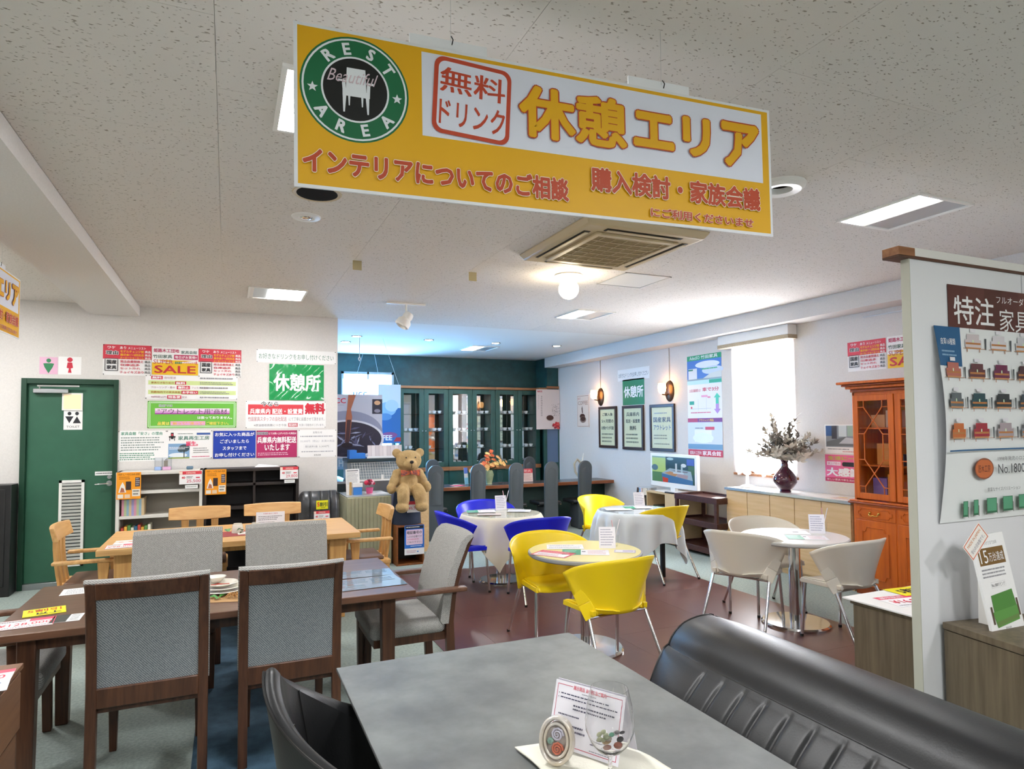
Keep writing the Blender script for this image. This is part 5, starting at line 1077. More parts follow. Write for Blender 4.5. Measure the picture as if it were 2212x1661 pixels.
def stand_sheet(name, label, cat, w_, h_, x, y, z, rz, ops, bg='#f2f2f2', lean=.12, th=.003):
    R0 = M3((x, y, z+h_/2*math.cos(lean)+th), (math.cos(rz), math.sin(rz), 0), (-math.sin(rz)*math.sin(lean), math.cos(rz)*math.sin(lean), math.cos(lean)))
    return sheet(name, label, cat, w_, h_, R0, ops, bg=bg, th=th)
stand_sheet('brochure', 'upright blue and white brochure on the bar left of the flower vase', 'brochure', .07, .26, 3.44, 9.62, .697, .3, [('r', 0, .0, 1, .35, '#5a7ad0'), ('r', 0, .6, 1, 1, '#8fd0e8')])
sheet('red_menu', 'flat red sheet lying on the bar left of the flower vase', 'menu', .20, .14, MT(3.26, 9.50, .695, .3), [], bg='#d0304c')
stand_sheet('fire_notice', 'red and cream fire warning card standing on the bar', 'sign', .17, .21, 4.50, 9.60, .697, -.1, [('r', 0, 0, 1, .33, '#d0303c'), ('t', '防火', .15, .06, .85, .26, '#f4c8c0', .02), ('g', .08, .38, .9, .92, 6, '#d89a90')], bg='#f2d9cf')
tag(MB().lathe([(.03, 0), (.038, .005), (.045, .16), (.042, .16), (.035, .008)], GLASS, 20, c=(4.02, 9.62, .6955)).build('tumbler'), 'clear glass tumbler on the bar right of the flower vase', 'glass')
ho = thing('vacuum_hose', 'looped beige vacuum hose and white tube at the right end of the bar', 'hose', (5.50, 9.70, .697))
HS = mat('hose_beige', '#c2b9a4', .5)
MB().tube([(.02, 0, .02), (-.06, 0, .12), (-.08, 0, .26), (-.02, 0, .34), (.05, 0, .27), (.06, 0, .1), (.1, .0, .02)], .02, HS, 10).tube([(.05, .05, .02), (.06, .05, .2), (.10, .05, .31), (.17, .05, .24), (.20, .05, .1), (.22, .05, .02)], .02, HS, 10).build('hose', parent=ho, smooth=60)
MB().tube([(-.02, -.04, .01), (.06, -.03, .30), (.10, -.02, .44)], [.016, .013, .008], WHITEPL, 10).build('nozzle_tube', parent=ho)

# ================================================================ green glass cupboards at the back of the bar
def cupboard(label, x0, x1, items):
    t = thing('glass_cupboard', label, 'cupboard', ((x0+x1)/2, 11.36, 0)); a = (x1-x0)/2
    c = MB().box(-a, a, .01, .30, 0, .80, GREENCAB).box(-a, -a+.02, .02, .32, .87, 2.30, GREENCAB).box(a-.02, a, .02, .32, .87, 2.30, GREENCAB).box(-a, a, .02, .32, .87, .90, GREENCAB).box(-a, a, .02, .32, 2.26, 2.30, GREENCAB)
    c.build('carcass', parent=t)
    MB().box(-a, a, -.03, .32, .80, .87, TRIMWOOD).build('ledge', parent=t, bev=.003)
    MB().box(-a, a, -.035, .32, 2.30, 2.345, TRIMWOOD).build('cornice', parent=t, bev=.004)
    MB().box(-a+.02, a-.02, .29, .30, .90, 2.26, MIRROR).build('mirror_back', parent=t, smooth=0)
    for z in (1.19, 1.51, 1.83): MB().box(-a+.022, a-.022, .06, .285, z, z+.008, GREENGLASS).build('glass_shelf', parent=t, smooth=0)
    for s in (-1, 1):
        c0, c1 = (-a+.004, -.003) if s < 0 else (.003, a-.004); k = .085
        f = MB()
        for q in ((c0, c0+k, .875, 2.295), (c1-k, c1, .875, 2.295), (c0+k, c1-k, .875, .96), (c0+k, c1-k, 2.21, 2.295)): f.box(q[0], q[1], 0, .022, q[2], q[3], GREENCAB)
        d = f.build('glass_door', parent=t, bev=.003)
        MB().box(c0+k, c1-k, .01, .014, .96, 2.21, GLASS).build('glass', parent=d, smooth=0)
        MB().ell((-.03 if s < 0 else .03, -.012, 1.53), (.014, .014, .014), CHROME).build('knob', parent=d)
    for s in (-1, 1):
        c0, c1 = (-a+.01, -.004) if s < 0 else (.004, a-.01); MB().box(c0, c1, -.004, .012, .09, .79, GREENCAB).build('lower_door', parent=t, bev=.003)
    return t
cupboard('green glass-door cupboard at left, nearest the teddy bear', 2.80, 3.725, 0)
cupboard('middle green glass-door cupboard behind the bar', 3.727, 4.66, 0)
cupboard('right green glass-door cupboard beside the coffee cup poster', 4.662, 5.60, 0)
POR = mat('porcelain', '#e4e9ec', .15, coat=.5); cupg = 'cups and bowls in the green cupboards'
def cup_():
    t = thing('cup', 'x', 'cup', (0, 0, 0), group='white cups in the green cupboards')
    MB().lathe([(0, 0), (.06, .004), (.075, .012), (.058, .01), (0, .006)], POR, 20).build('saucer', parent=t, smooth=60)
    MB().lathe([(.018, .008), (.022, .012), (.036, .035), (.04, .062), (.037, .062), (.03, .02), (0, .014)], POR, 20).build('bowl', parent=t, smooth=60)
    MB().tube([(.036, 0, .05), (.056, 0, .05), (.058, 0, .032), (.034, 0, .028)], .0035, POR, 6).build('handle', parent=t)
    return t
cp0 = None; where = ('left', 'middle', 'right'); lev = {.90: 'floor', 1.198: 'lowest glass shelf', 1.518: 'middle glass shelf', 1.838: 'top glass shelf'}
for ci, (x0, x1) in enumerate(((2.80, 3.725), (3.727, 4.66), (4.662, 5.60))):
    for z in lev:
        for k, fx in enumerate((.16, .27, .38, .64, .75, .86)):
            if rc_.random() < .22 or (ci == 0 and z > 1.8 and fx < .4): continue
            side = 'left' if fx < .5 else 'right'; place_ = ('outer', 'centre', 'inner')[k % 3] if side == 'left' else ('inner', 'centre', 'outer')[k % 3]
            lab = 'white cup on its saucer, %s, %s cupboard, %s door, %s spot' % (lev[z], where[ci], side, place_)
            loc = (x0+(x1-x0)*fx, 11.36+.14+rc_.uniform(-.02, .02), z+.001)
            if cp0 is None: cp0 = cup_(); cp0.location = loc; cp0['label'] = lab
            else: dup(cp0, loc, rc_.uniform(0, 6), lab)
co = [('t', 'ucc', .05, .03, .26, .075, '#b8303c', .03), ('t', '香', .2, .16, .26, .21, '#77706c', 0), ('g', .08, .14, .12, .5, 9, '#b0a8a4'), ('g', .19, .22, .27, .68, 11, '#8a827e'), ('e', .58, .72, .16, .075, '#b5a79e'), ('e', .58, .71, .15, .065, '#4a2c26')]
for i in range(60): co.append(('e', .66+.34*rc_.random(), .36+.3*rc_.random(), .012, .007, '#8d847e'))
for i in range(16): co.append(('e', .66+.32*rc_.random(), .84+.14*rc_.random(), .045, .03, ('#c8343c', '#d85a50', '#9a2030')[i % 3]))
sheet('coffee_poster', 'hanging white poster with a coffee cup and red berries right of the green cupboards', 'poster', .505, .77, M3((5.665, 11.14, 1.925), (1, 0, 0), (0, 0, 1)), co, bg='#dccfcb')
MB_ = thing('service_door', 'narrow green-framed bluish door panel below the coffee cup poster', 'door', (5.78, 11.19, 0))
MB().box(-.12, .13, 0, .008, .9, 2.2, mat('bluish_panel', '#5f7390', .4)).build('door_panel', parent=MB_); MB().box(-.19, -.12, -.01, .01, 0, 2.3, GREENCAB).box(.125, .144, -.01, .01, 0, 2.3, GREENCAB).box(-.12, .125, -.01, .01, 0, .9, GREENCAB).build('door_frame', parent=MB_)
tag(MB().box(5.50, 5.68, 11.20, 11.36, 2.30, 2.345, TRIMWOOD).box(5.66, 5.924, 11.17, 11.199, 2.33, 2.375, TRIMWOOD).build('wall_strip'), 'short wooden strip on the green pillar above the coffee cup poster', 'trim')

# ================================================================ kitchen corner at left
OL = mat('olive_vinyl', '#a7a588', .5, col2='#9c9a7e', scale=4)
cu = thing('service_counter', 'olive-beige grooved service counter beside the teddy bear', 'counter', (1.53, 7.86, 0))
MB().box(-.265, .245, -.29, .26, 0, .80, OL).build('body', parent=cu, bev=.012)
for i in range(12):
    x = -.262+.0425*i; MB().box(x+.002, x+.040, -.297, -.288, .01, .79, OL).build('panel_strip', parent=cu, bev=.003)
for i in range(9):
    y = -.285+.06*i; MB().box(-.272, -.264, y+.002, y+.057, .01, .79, OL).build('panel_strip', parent=cu, bev=.003)
MB().box(-.27, .25, -.28, .27, .80, .812, mat('counter_top', '#b8bfc4', .2)).build('worktop', parent=cu, bev=.002)
sc_ = thing('display_case', 'glass-fronted refrigerated display case behind the service counter', 'fridge', (1.82, 8.50, 0))
MB().box(-.40, .34, -.26, .3, 0, .93, STEEL).box(-.40, .34, -.0, .3, .93, 1.15, mat('case_inner', '#9aa2a8', .4)).build('body', parent=sc_, bev=.004)
MB().box(-.41, .35, -.1, .31, 1.16, 1.20, mat('case_top', '#2c3a40', .3)).build('top_panel', parent=sc_, bev=.004)
MB().hexa([(-.38, -.27, .94), (.34, -.27, .94), (.34, -.26, .94), (-.38, -.26, .94)], [(-.38, -.11, 1.16), (.34, -.11, 1.16), (.34, -.10, 1.16), (-.38, -.10, 1.16)], GLASS).build('glass_front', parent=sc_, smooth=0)
wr = MB()
for i in range(22): x = -.36+.0325*i; wr.tube([(x, -.24, .95), (x, -.09, 1.15)], .0018, WHITEPL, 4)
for i in range(7): wr.tube([(-.38, -.24+.025*i, .95+.033*i), (.33, -.24+.025*i, .95+.033*i)], .0018, WHITEPL, 4)
wr.box(-.385, .34, -.28, -.26, .925, .945, WHITEPL).box(-.02, .01, -.275, -.255, .94, 1.0, WHITEPL)
wr.build('wire_rack', parent=sc_)
tag(MB().box(1.44, 1.64, 8.44, 8.62, 1.201, 1.27, pm('#2f78d0')).box(1.44, 1.53, 8.44, 8.62, 1.27, 1.31, pm('#2f78d0')).build('storage_box'), 'bright blue cut-out box on top of the display case', 'box')
wb = [('r', i/9+.002, 0, (i+1)/9-.004, 1, ('#d9cfcf', '#e2dada', '#cfc6c8')[i % 3]) for i in range(9)]
stand_sheet('wood_board', 'whitish wood-grain board standing on the display case behind the bear', 'board', .46, .16, 1.93, 8.60, 1.202, 0, wb, bg='#9a9092')
tag(MB().box(1.66, 2.02, 8.42, 8.56, 1.201, 1.222, pm('#e6e8ec')).build('paper_stack', bev=.002), 'thin white paper stack on the display case in front of the wood-grain board', 'paper')
tag(MB().box(2.17, 2.40, 8.14, 8.17, 0, .90, PALEWOOD).build('wood_screen'), 'pale pine upright panel right of the teddy bear', 'panel')
mat('dark_unit', '#1d2b2e', .4)
tag(MB().box(1.25, 1.42, 8.3, 9.2, 0, .90, mat('dark_unit', '')).box(1.22, 1.42, 8.28, 9.2, .90, .93, STEEL).build('kitchen_unit'), 'dark kitchen unit with steel top at the wall corner, behind the menu stand', 'kitchen unit')
cof = [('r', 0, .82, 1, 1, '#9cc0dc'), ('r', 0, 0, 1, .82, '#c3c6d6'), ('e', .45, .52, .56, .30, '#8f94ae'), ('e', .45, .60, .58, .26, '#dcdde8'), ('e', .45, .60, .54, .235, '#2e2a3c')]
rq = random.Random(11)
for i in range(46):
    a = rq.uniform(0, 2*PI); r = rq.uniform(.1, .92); cx_, cy_2 = .45+.48*r*math.cos(a), .62+.2*r*math.sin(a); l = rq.uniform(.06, .16); an = a+PI/2+rq.uniform(-.4, .4); s_, c_ = math.sin(an), math.cos(an); w_ = rq.uniform(.01, .022)
    cof.append(('p', [(cx_-l*c_, cy_2+l*.45*s_), (cx_+w_*s_, cy_2+w_*c_*.6), (cx_+l*c_, cy_2-l*.45*s_), (cx_-w_*s_, cy_2-w_*c_*.6)], ('#7f86ac', '#a9aecb', '#5a5a7c', '#3c3448')[i % 4]))
cof += [('p', [(.46, 0), (.58, 0), (.5, .2), (.52, .3), (.47, .66), (.41, .66), (.42, .32), (.44, .2)][::-1], '#a9654a'), ('p', [(.44, .34), (.5, .34), (.47, .66), (.41, .66)][::-1], '#4a2c30'), ('e', .44, .68, .09, .035, '#2a1c24'),
        ('t', 'UCC', .16, .05, .42, .12, '#c8304c', .02), ('g', .2, .135, .42, .155, 1, '#a8a8b8'), ('r', .84, .06, 1, .26, '#2c2c3c'), ('e', .92, .11, .05, .03, '#c9a07c'), ('e', .92, .22, .05, .025, '#8a8aa0'), ('t', 'HOT', .31, .87, .56, .965, '#e6f0f8', .02)]
sheet('coffee_banner', 'large banner of coffee poured into a cup, at the corner of the left wall', 'banner', .86, 1.02, M3((1.55, 9.0, 1.545), (1, 0, 0), (0, 0, 1)), cof, bg='#c6c9d8')
fee = [('r', 0, 0, 1, .4, '#cfe9f6'), ('r', 0, .4, 1, 1, '#2c6fb4'), ('e', .4, .42, .4, .12, '#8cc4e8'), ('e', .6, .36, .3, .1, '#b4dcf2'), ('e', .3, .55, .3, .06, '#5a98d0'), ('e', .5, .86, .35, .05, '#8a5a90'), ('t', 'FEE', .18, .86, .62, .95, '#f4f8fa', .03), ('p', [(.68, .97), (1, .97), (1, .9), (.8, .9)][::-1], '#a83a4c')]
fe = sheet('coffee_banner', 'narrow blue and white hanging banner ending in FEE beside the green cupboards', 'banner', .33, .87, M3((2.20, 9.5, 1.80), (1, -.1, 0), (0, 0, 1)), fee, bg='#e6f2f8')
lc = sheet('logo_card', 'bright white hanging card with blue ucc lettering in front of the kitchen window', 'sign', .78, .42, M3((2.13, 10.9, 2.20), (1, 0, 0), (0, 0, 1)), [('t', 'ucc', .22, .5, .52, .68, '#5a6ad0', .015), ('g', .25, .74, .5, .8, 1, '#b8c4e8')], bg='#f2f8fc', backing=SHEER)
for x0, z0, x1, y_ in ((1.95, 2.41, 2.10, 10.9), (2.35, 2.41, 2.25, 10.9), (2.34, 2.23, 2.10, 9.5)):
    o = MB().tube([(x0, y_, z0), (x1, y_, HC)], .002, pm('#cfe6f0'), 5).build('hanging_cord'); o.parent = lc if z0 > 2.3 else fe; o.matrix_parent_inverse = o.parent.matrix_world.inverted()
tag(MB().tube([(1.72, 9.3, HC), (1.72, 9.3, 2.62), (1.735, 9.3, 2.58), (1.72, 9.3, 2.55), (1.705, 9.3, 2.58), (1.72, 9.3, 2.61)], .006, pm('#d8cfc4'), 6).build('pull_cord'), 'pale pull cord with a loop hanging from the kitchen ceiling', 'cord')
# things on the service counter
ms = thing('menu_stand', 'white leaning menu stand with blue leaflet holder on the service counter', 'stand', (1.36, 7.75, .813))
sheet('menu_page', '', None, .17, .30, M3((0, 0, .15), (1, .2, 0), (-.06, .1, 1)), [('r', .1, .05, .9, .08, '#55555c'), ('g', .1, .12, .9, .6, 10, '#9a9aa2')], parent=ms)
MB().box(.0, .10, -.05, -.03, 0, .13, pm('#3f86d8')).box(-.01, .105, -.055, -.028, .09, .14, pm('#f2f2f2')).box(-.045, -.02, -.045, -.03, 0, .15, pm('#c09a5c')).build('leaflet_holder', parent=ms, bev=.002)
fp = thing('potted_flower', 'small pink pot with red and white flowers on the service counter', 'flower pot', (1.565, 7.80, .813))
MB().lathe([(0, 0), (.035, 0), (.045, .07), (.04, .07), (.035, .01)], pm('#d85a8a'), 20).build('pot', parent=fp)
for i in range(22):
    a = rf.uniform(0, 2*PI); b2 = rf.uniform(0, 1.3); MB().ell((.055*math.sin(b2)*math.cos(a), .05*math.sin(b2)*math.sin(a), .10+.055*math.cos(b2)), .017 if i else .03, [pm('#c02848'), pm('#e8a0b4'), pm('#7a1030')][i % 3], 8, 6).build('blossom', parent=fp)
sheet('paper_sheet', 'white sheets of paper on the right part of the service counter', 'paper', .22, .28, MT(1.66, 7.80, .8125, .2), [('g', .1, .1, .9, .9, 6, '#b8b8c0')])
# teddy bear on a draped stand over a brown open cube
ob = thing('open_cube', 'brown wooden open cube box under the teddy bear', 'cube shelf', (1.965, 7.58, 0))
cb = mat('cube_wood', '#8a5228', .4, kind='wood', col2='#6f3f1c', scale=5)
q = MB().box(-.165, -.145, -.16, .16, 0, .46, cb).box(.145, .165, -.16, .16, 0, .46, cb).box(-.145, .145, -.16, .16, 0, .02, cb).box(-.145, .145, -.16, .16, .44, .46, cb).box(-.145, .145, .14, .16, .02, .44, mat('cube_inside', '#2c2622', .6)); q.build('cube_frame', parent=ob, bev=.003)
dr = thing('draped_stool', 'round seat covered with dark navy cloth under the teddy bear', 'stool', (1.965, 7.60, .462))
NV = mat('navy_cloth', '#232c3e', .85, bump=.2, bscale=60)
MB().lathe([(0, .40), (.12, .40), (.145, .385), (.155, .30), (.165, .15), (.172, .0), (0, 0)], NV, 40, sx=1.0, sy=.9).build('navy_drape', parent=dr, smooth=60)
FUR = mat('bear_fur', '#b89c6e', .95, col2='#a3875a', scale=14, bump=1.0, bscale=90)
be = thing('teddy_bear', 'large tan plush teddy bear with patterned bow tie sitting on the navy stool', 'teddy bear', (1.955, 7.50, .865))
bd = MB()
def E(c, r, rx=0, ry=0, rzz=0): bd.ell(c, r, FUR, 24, 16, Matrix.Rotation(rzz, 3, 'Z') @ Matrix.Rotation(ry, 3, 'Y') @ Matrix.Rotation(rx, 3, 'X'))
E((0, 0, .10), (.13, .105, .13)); E((0, -.005, .02), (.135, .115, .09)); E((0, -.01, .20), (.105, .085, .07))
E((0, -.04, .345), (.150, .125, .125)); E((-.01, -.15, .305), (.078, .068, .062)); E((0, -.04, .25), (.10, .085, .05))
for s in (-1, 1):
    E((s*.138, -.02, .435), (.056, .024, .054)); E((s*.165, -.03, .12), (.055, .06, .125), 0, s*-.42); E((s*.21, -.06, .03), (.055, .055, .065)); E((s*.125, -.01, .19), (.065, .06, .06))
    E((s*.085, -.12, .0), (.075, .09, .085)); E((s*.10, -.185, -.07), (.072, .066, .13)); E((s*.115, -.190, -.18), (.078, .080, .062)); E((s*.09, -.15, -.03), (.075, .075, .09))
o = bd.build('body', parent=be, smooth=80)
md = o.modifiers.new('remesh', 'REMESH'); md.mode = 'VOXEL'; md.voxel_size = .009; md.use_smooth_shade = True
ms_ = o.modifiers.new('smooth', 'SMOOTH'); ms_.iterations = 6; ms_.factor = .6
tx = bpy.data.textures.new('furtex', 'CLOUDS'); tx.noise_scale = .012; dm = o.modifiers.new('fur', 'DISPLACE'); dm.texture = tx; dm.strength = .009; dm.texture_coords = 'LOCAL'
MB().ell((-.01, -.218, .335), (.024, .016, .019), pm('#141214')).build('nose', parent=be)
for s in (-1, 1): MB().ell((-.005+s*.055, -.155, .385), (.009, .008, .009), pm('#2a1c10')).build('eye', parent=be)
MB().tube([(-.01, -.221, .315), (-.01, -.219, .29), (-.01, -.205, .27)], .003, pm('#3a2c20')).build('mouth_seam', parent=be)
BT = mat('bow_pattern', '#e0703c', .8, col2='#34344c', scale=38)
bt = MB()
for s in (-1, 1): bt.hexa([(0, -.145, .195), (s*.11, -.135, .165), (s*.11, -.11, .165), (0, -.12, .195)], [(0, -.145, .225), (s*.115, -.135, .245), (s*.115, -.11, .245), (0, -.12, .225)], BT)
bt.ell((0, -.14, .21), (.02, .02, .024), BT); bt.build('bow_tie', parent=be, bev=.006)
sheet('price_card', 'price card with red header hanging below the teddy bear', 'price card', .16, .13, M3((2.0, 7.40, .675), (1, 0, 0), (0, 0, 1)), [('r', 0, 0, 1, .3, '#d0404c'), ('t', '¥6,980', .1, .45, .92, .8, '#d84a7a', .01)])
cubep = [('r', .0, .0, 1, .78, '#2f6fc8'), ('r', .04, .02, .96, .12, '#20242c'), ('g', .08, .04, .92, .1, 1, '#f4f4f4'), ('rr', .08, .15, .92, .66, .01, '#efd6ea'), ('t', '暗証番号の', .12, .19, .88, .30, '#3c3c44', .02), ('t', '入力が必要です', .12, .35, .88, .42, '#5a5a64', .01), ('g', .14, .45, .86, .51, 1, '#d88aa8'), ('t', 'ご協力下さい。', .12, .54, .88, .6, '#5a5a64', .01), ('g', .3, .68, .9, .75, 1, '#cfe0f4'), ('g', .1, .84, .6, .95, 2, '#d8a8b8'), ('r', .64, .88, .7, .92, '#2f6fc8')]
sheet('pin_notice', 'blue and white notice hanging in front of the brown open cube', 'sign', .235, .34, M3((2.01, 7.413, .29), (1, 0, 0), (0, 0, 1)), cubep)

# ================================================================ shelves by the left wall
def shelf_unit(name, label, x0, x1, z1, m, mb_, shelves, div):
    t = thing(name, label, 'shelf', ((x0+x1)/2, 7.76, 0)); a = (x1-x0)/2; th = .03
    c = MB().box(-a, -a+th, -.16, .17, 0, z1, m).box(a-th, a, -.16, .17, 0, z1, m).box(-a, a, -.165, .17, z1-.03, z1, m).box(-a+th, a-th, .155, .17, 0, z1, mb_)
    c.build('carcass', parent=t, bev=.002)
    for z in shelves: MB().box(-a+th, a-th, -.15, .155, z-.03, z, m).build('shelf_board', parent=t, bev=.002)
    if div is not None: MB().box(div-.012, div+.012, -.15, .155, .02, z1-.03, m).build('divider', parent=t)
    return t
WS = mat('white_shelf', '#d9d5cd', .5); WSB = mat('white_shelf_back', '#9c978e', .6); DS = mat('dark_shelf', '#2c2523', .45); DSB = mat('dark_shelf_back', '#1c1a1e', .5)
shelf_unit('bookshelf', 'white open bookshelf beside the green toilet door', -1.02, -.232, 1.165, WS, WSB, (.97, .72, .40, .06), None)
shelf_unit('bookshelf', 'dark brown open bookshelf right of the white one', -.225, .74, 1.168, DS, DSB, (1.01, .76, .42, .06), .02)
sb = MB()
for i in range(9): sb.box(-.97+.022*i, -.97+.022*(i+1), 7.62, 7.86, .721, .895, pm(['#c98a9c', '#a9b48a', '#8aa8b8', '#c9b08a', '#9a94c0'][i % 5]))
tag(sb.build('striped_box', smooth=0), 'pastel striped box on the middle board of the white bookshelf', 'box')
for i in range(9):
    tag(MB().box(-.975+.03*i, -.95+.03*i, 7.63, 7.80, .401, .60+.012*(i % 3), pm(['#b84a3c', '#d8a03c', '#5a8a4a', '#e0dcc8', '#3a6a8a'][i % 5])).build('book'), ('%s book, %s from the left on the lower board of the white bookshelf' % (('red', 'ochre', 'green', 'cream', 'blue')[i % 5], ('first', 'second', 'third', 'fourth', 'fifth', 'sixth', 'seventh', 'eighth', 'ninth')[i])), 'book', group='books on the lower board of the white bookshelf')
ofl = [('t', '想い収納棚', .06, .04, .94, .12, '#7a4a14', 0), ('g', .1, .15, .6, .28, 2, '#9a5a14'), ('r', .38, .34, .6, .66, '#3c2a26'), ('p', [(.08, .75), (.16, .5), (.25, .36), (.33, .5), (.4, .75)], '#e8e2da'), ('p', [(.14, .74), (.2, .56), (.3, .6), (.34, .74)], '#b06a50'), ('r', .76, .2, .96, .54, '#4a3c40'), ('g', .78, .22, .94, .52, 4, '#c8c4c8'), ('r', .64, .64, .97, .9, '#e6dfd2'), ('g', .68, .66, .94, .88, 2, '#4a443c'), ('r', .05, .82, .28, .96, '#e6dfd2'), ('r', .34, .82, .56, .96, '#e6c8a8')]
sheet('orange_flyer', 'orange flyer hanging at the left of the white bookshelf', 'flyer', .215, .27, M3((-.905, 7.585, 1.03), (1, 0, 0), (0, 0, 1)), ofl, bg='#f09a1e')
sheet('orange_flyer', 'orange flyer hanging at the left of the dark bookshelf', 'flyer', .205, .265, M3((-.105, 7.585, 1.035), (1, 0, 0), (0, 0, 1)), ofl, bg='#f09a1e')
def pc(v_): return [('r', .0, .0, 1, .25, '#d8404c'), ('r', 0, .03, .14, .24, '#f0d8c8'), ('t', '店頭現品特価', .3, .06, .72, .2, '#f6e8d8', .01), ('t', '40', .1, .4, .26, .58, '#d83048', .03), ('g', .32, .38, .6, .58, 2, '#5a4a50'), ('r', .74, .46, .92, .54, '#d83048'), ('t', v_, .32, .64, .96, .9, '#d8486c', .0)]
sheet('price_card', 'price card reading 25,500 on the white bookshelf', 'price card', .21, .135, M3((-.345, 7.585, 1.09), (1, 0, 0), (0, 0, 1)), pc('25,500'))
sheet('price_card', 'price card reading 29,800 on the dark bookshelf', 'price card', .19, .135, M3((.635, 7.585, 1.105), (1, 0, 0), (0, 0, 1)), pc('29,800'))
sheet('small_slip', 'small pale slip hanging on the white bookshelf', 'slip', .12, .035, M3((-.335, 7.584, .995), (1, 0, 0), (0, 0, 1)), [('g', .1, .2, .9, .8, 1, '#9aa89c')])
sheet('small_slip', 'small pale slip hanging on the dark bookshelf', 'slip', .11, .035, M3((.64, 7.584, 1.012), (1, 0, 0), (0, 0, 1)), [('g', .1, .2, .9, .8, 1, '#9aa89c')])
ab = thing('acrylic_box', 'clear acrylic display box with pale coloured bases on the white bookshelf', 'box', (-.62, 7.80, 1.166))
q = MB()
for x in (-.075, -.005, .08): q.box(x-.002, x+.002, -.05, .05, 0, .13, FILM)
q.box(-.075, .08, .048, .05, 0, .13, FILM).box(-.075, .08, -.05, .05, .128, .131, FILM).build('clear_shell', parent=ab, smooth=0)
MB().box(-.075, -.015, -.04, .04, 0, .035, pm('#9ab4e0')).box(.0, .075, -.04, .04, 0, .035, pm('#d8a8cc')).build('coloured_base', parent=ab, bev=.004)
MB().box(.01, .045, 0, .03, .036, .10, pm('#8a8478')).build('inner_piece', parent=ab)
tag(MB().rbox(-.395, -.33, 7.76, 7.82, 1.166, 1.20, .01, pm('#5a7488')).build('trinket'), 'small blue-grey trinket on top of the white bookshelf', 'trinket')
tag(MB().add([(.28, 7.70, 1.172), (.55, 7.68, 1.172), (.52, 7.80, 1.18), (.33, 7.82, 1.20)], [(0, 1, 2, 3)], PAPER).build('loose_paper'), 'loose curled white paper on top of the dark bookshelf', 'paper')
# wrapped chair
wch = thing('wrapped_chair', 'dark grey channelled chair wrapped in clear plastic beside the dark bookshelf', 'chair', (.945, 7.35, 0))
GL = mat('grey_leather', '#3c3c3e', .3, spec=.7)
def wb_(u, v):
    x = -.215+.43*u; e = min(1, min(u, 1-u)/.12); z = .40+(.505-.03*(1-math.sqrt(max(0, 1-(1-e)**2)))*3)*v
    gx = u*4; d = abs(gx-round(gx))*.1
    return (x, .035*(abs(u-.5)*2)**2+(.018*math.exp(-(d/.009)**2) if .1 < u < .9 else 0)+.09*(v**8)+.05*(1-e)**2, z)
q = MB().grid(wb_, 64, 16, GL).box(-.205, .205, .085, .11, .40, .88, GL)
q.build('backrest', parent=wch, smooth=60)
MB().rbox(-.22, .22, -.35, .05, .32, .44, .04, GL, 4).build('seat', parent=wch, smooth=60)
MB().grid(lambda u, v: (-.235+.47*u, -.01+.006*math.sin(u*30+v*9)+.006*math.sin(v*23), .30+.63*v), 24, 24, FILM).build('plastic_wrap', parent=wch, smooth=60)
MB().cyl((0, -.1, .03), (0, -.1, .33), .03, STEEL).lathe([(0, 0), (.2, 0), (.2, .015), (0, .03)], STEEL, c=(0, -.1, 0)).build('pedestal', parent=wch)
sheet('discount_tag', 'yellow discount tag on the plastic-wrapped chair', 'price card', .125, .095, M3((.955, 7.31, .765), (1, 0, 0), (0, 0, 1)), [('t', '5', .08, .2, .28, .7, '#d83030', .03), ('t', '割引', .3, .2, .95, .7, '#4a5a20', .03), ('g', .4, .75, .8, .92, 1, '#6a7a20')], bg='#e6e01e')
sheet('price_card', 'price card with red header under the yellow discount tag', 'price card', .165, .12, M3((.95, 7.30, .64), (1, 0, 0), (0, 0, 1)), pc('19,800'))
# black cabinet and white strip left of the door
bk_ = thing('cabinet', 'black cabinet with a long silver handle left of the green door', 'cabinet', (-2.25, 7.83, 0))
MB().box(-.4, .345, -.12, .11, 0, 1.07, mat('black_cabinet', '#1d1c1d', .4)).build('body', parent=bk_, bev=.003)
MB().box(-.35, .30, -.13, -.12, .10, 1.03, mat('black_cabinet', '')).build('front_door', parent=bk_, bev=.003); MB().box(.235, .25, -.145, -.13, .12, 1.01, STEEL).build('door_handle', parent=bk_)
# walnut drawer chest, bottom left
ch_ = thing('drawer_chest', 'brown wooden drawer chest with price cards at the lower left corner', 'chest', (-.99, 2.60, 0))
CW = mat('chest_wood', '#684631', .4, kind='wood', col2='#7d5a40', scale=5, stretch=(1, .2, 1))
MB().box(-.3, .255, -.45, .44, 0, .695, CW).build('body', parent=ch_, bev=.003); MB().box(-.3, .29, -.46, .445, .695, .715, CW).build('chest_top', parent=ch_, bev=.003)
for i in range(3): MB().box(.255, .285-.012*(i % 2), -.44, .435, .475-.225*i, .685-.225*i, CW).build('drawer', parent=ch_, bev=.004)
sheet('price_card', 'white and red price card on the drawer chest at the lower left', 'price card', .2, .14, MT(-.80, 2.90, .715, .1), price)
sheet('price_card', 'pale blue card on the drawer chest at the lower left', 'price card', .16, .12, MT(-.765, 2.79, .717, .15), [('g', .1, .2, .9, .8, 3, '#5a6a90')], bg='#d9e2f0')

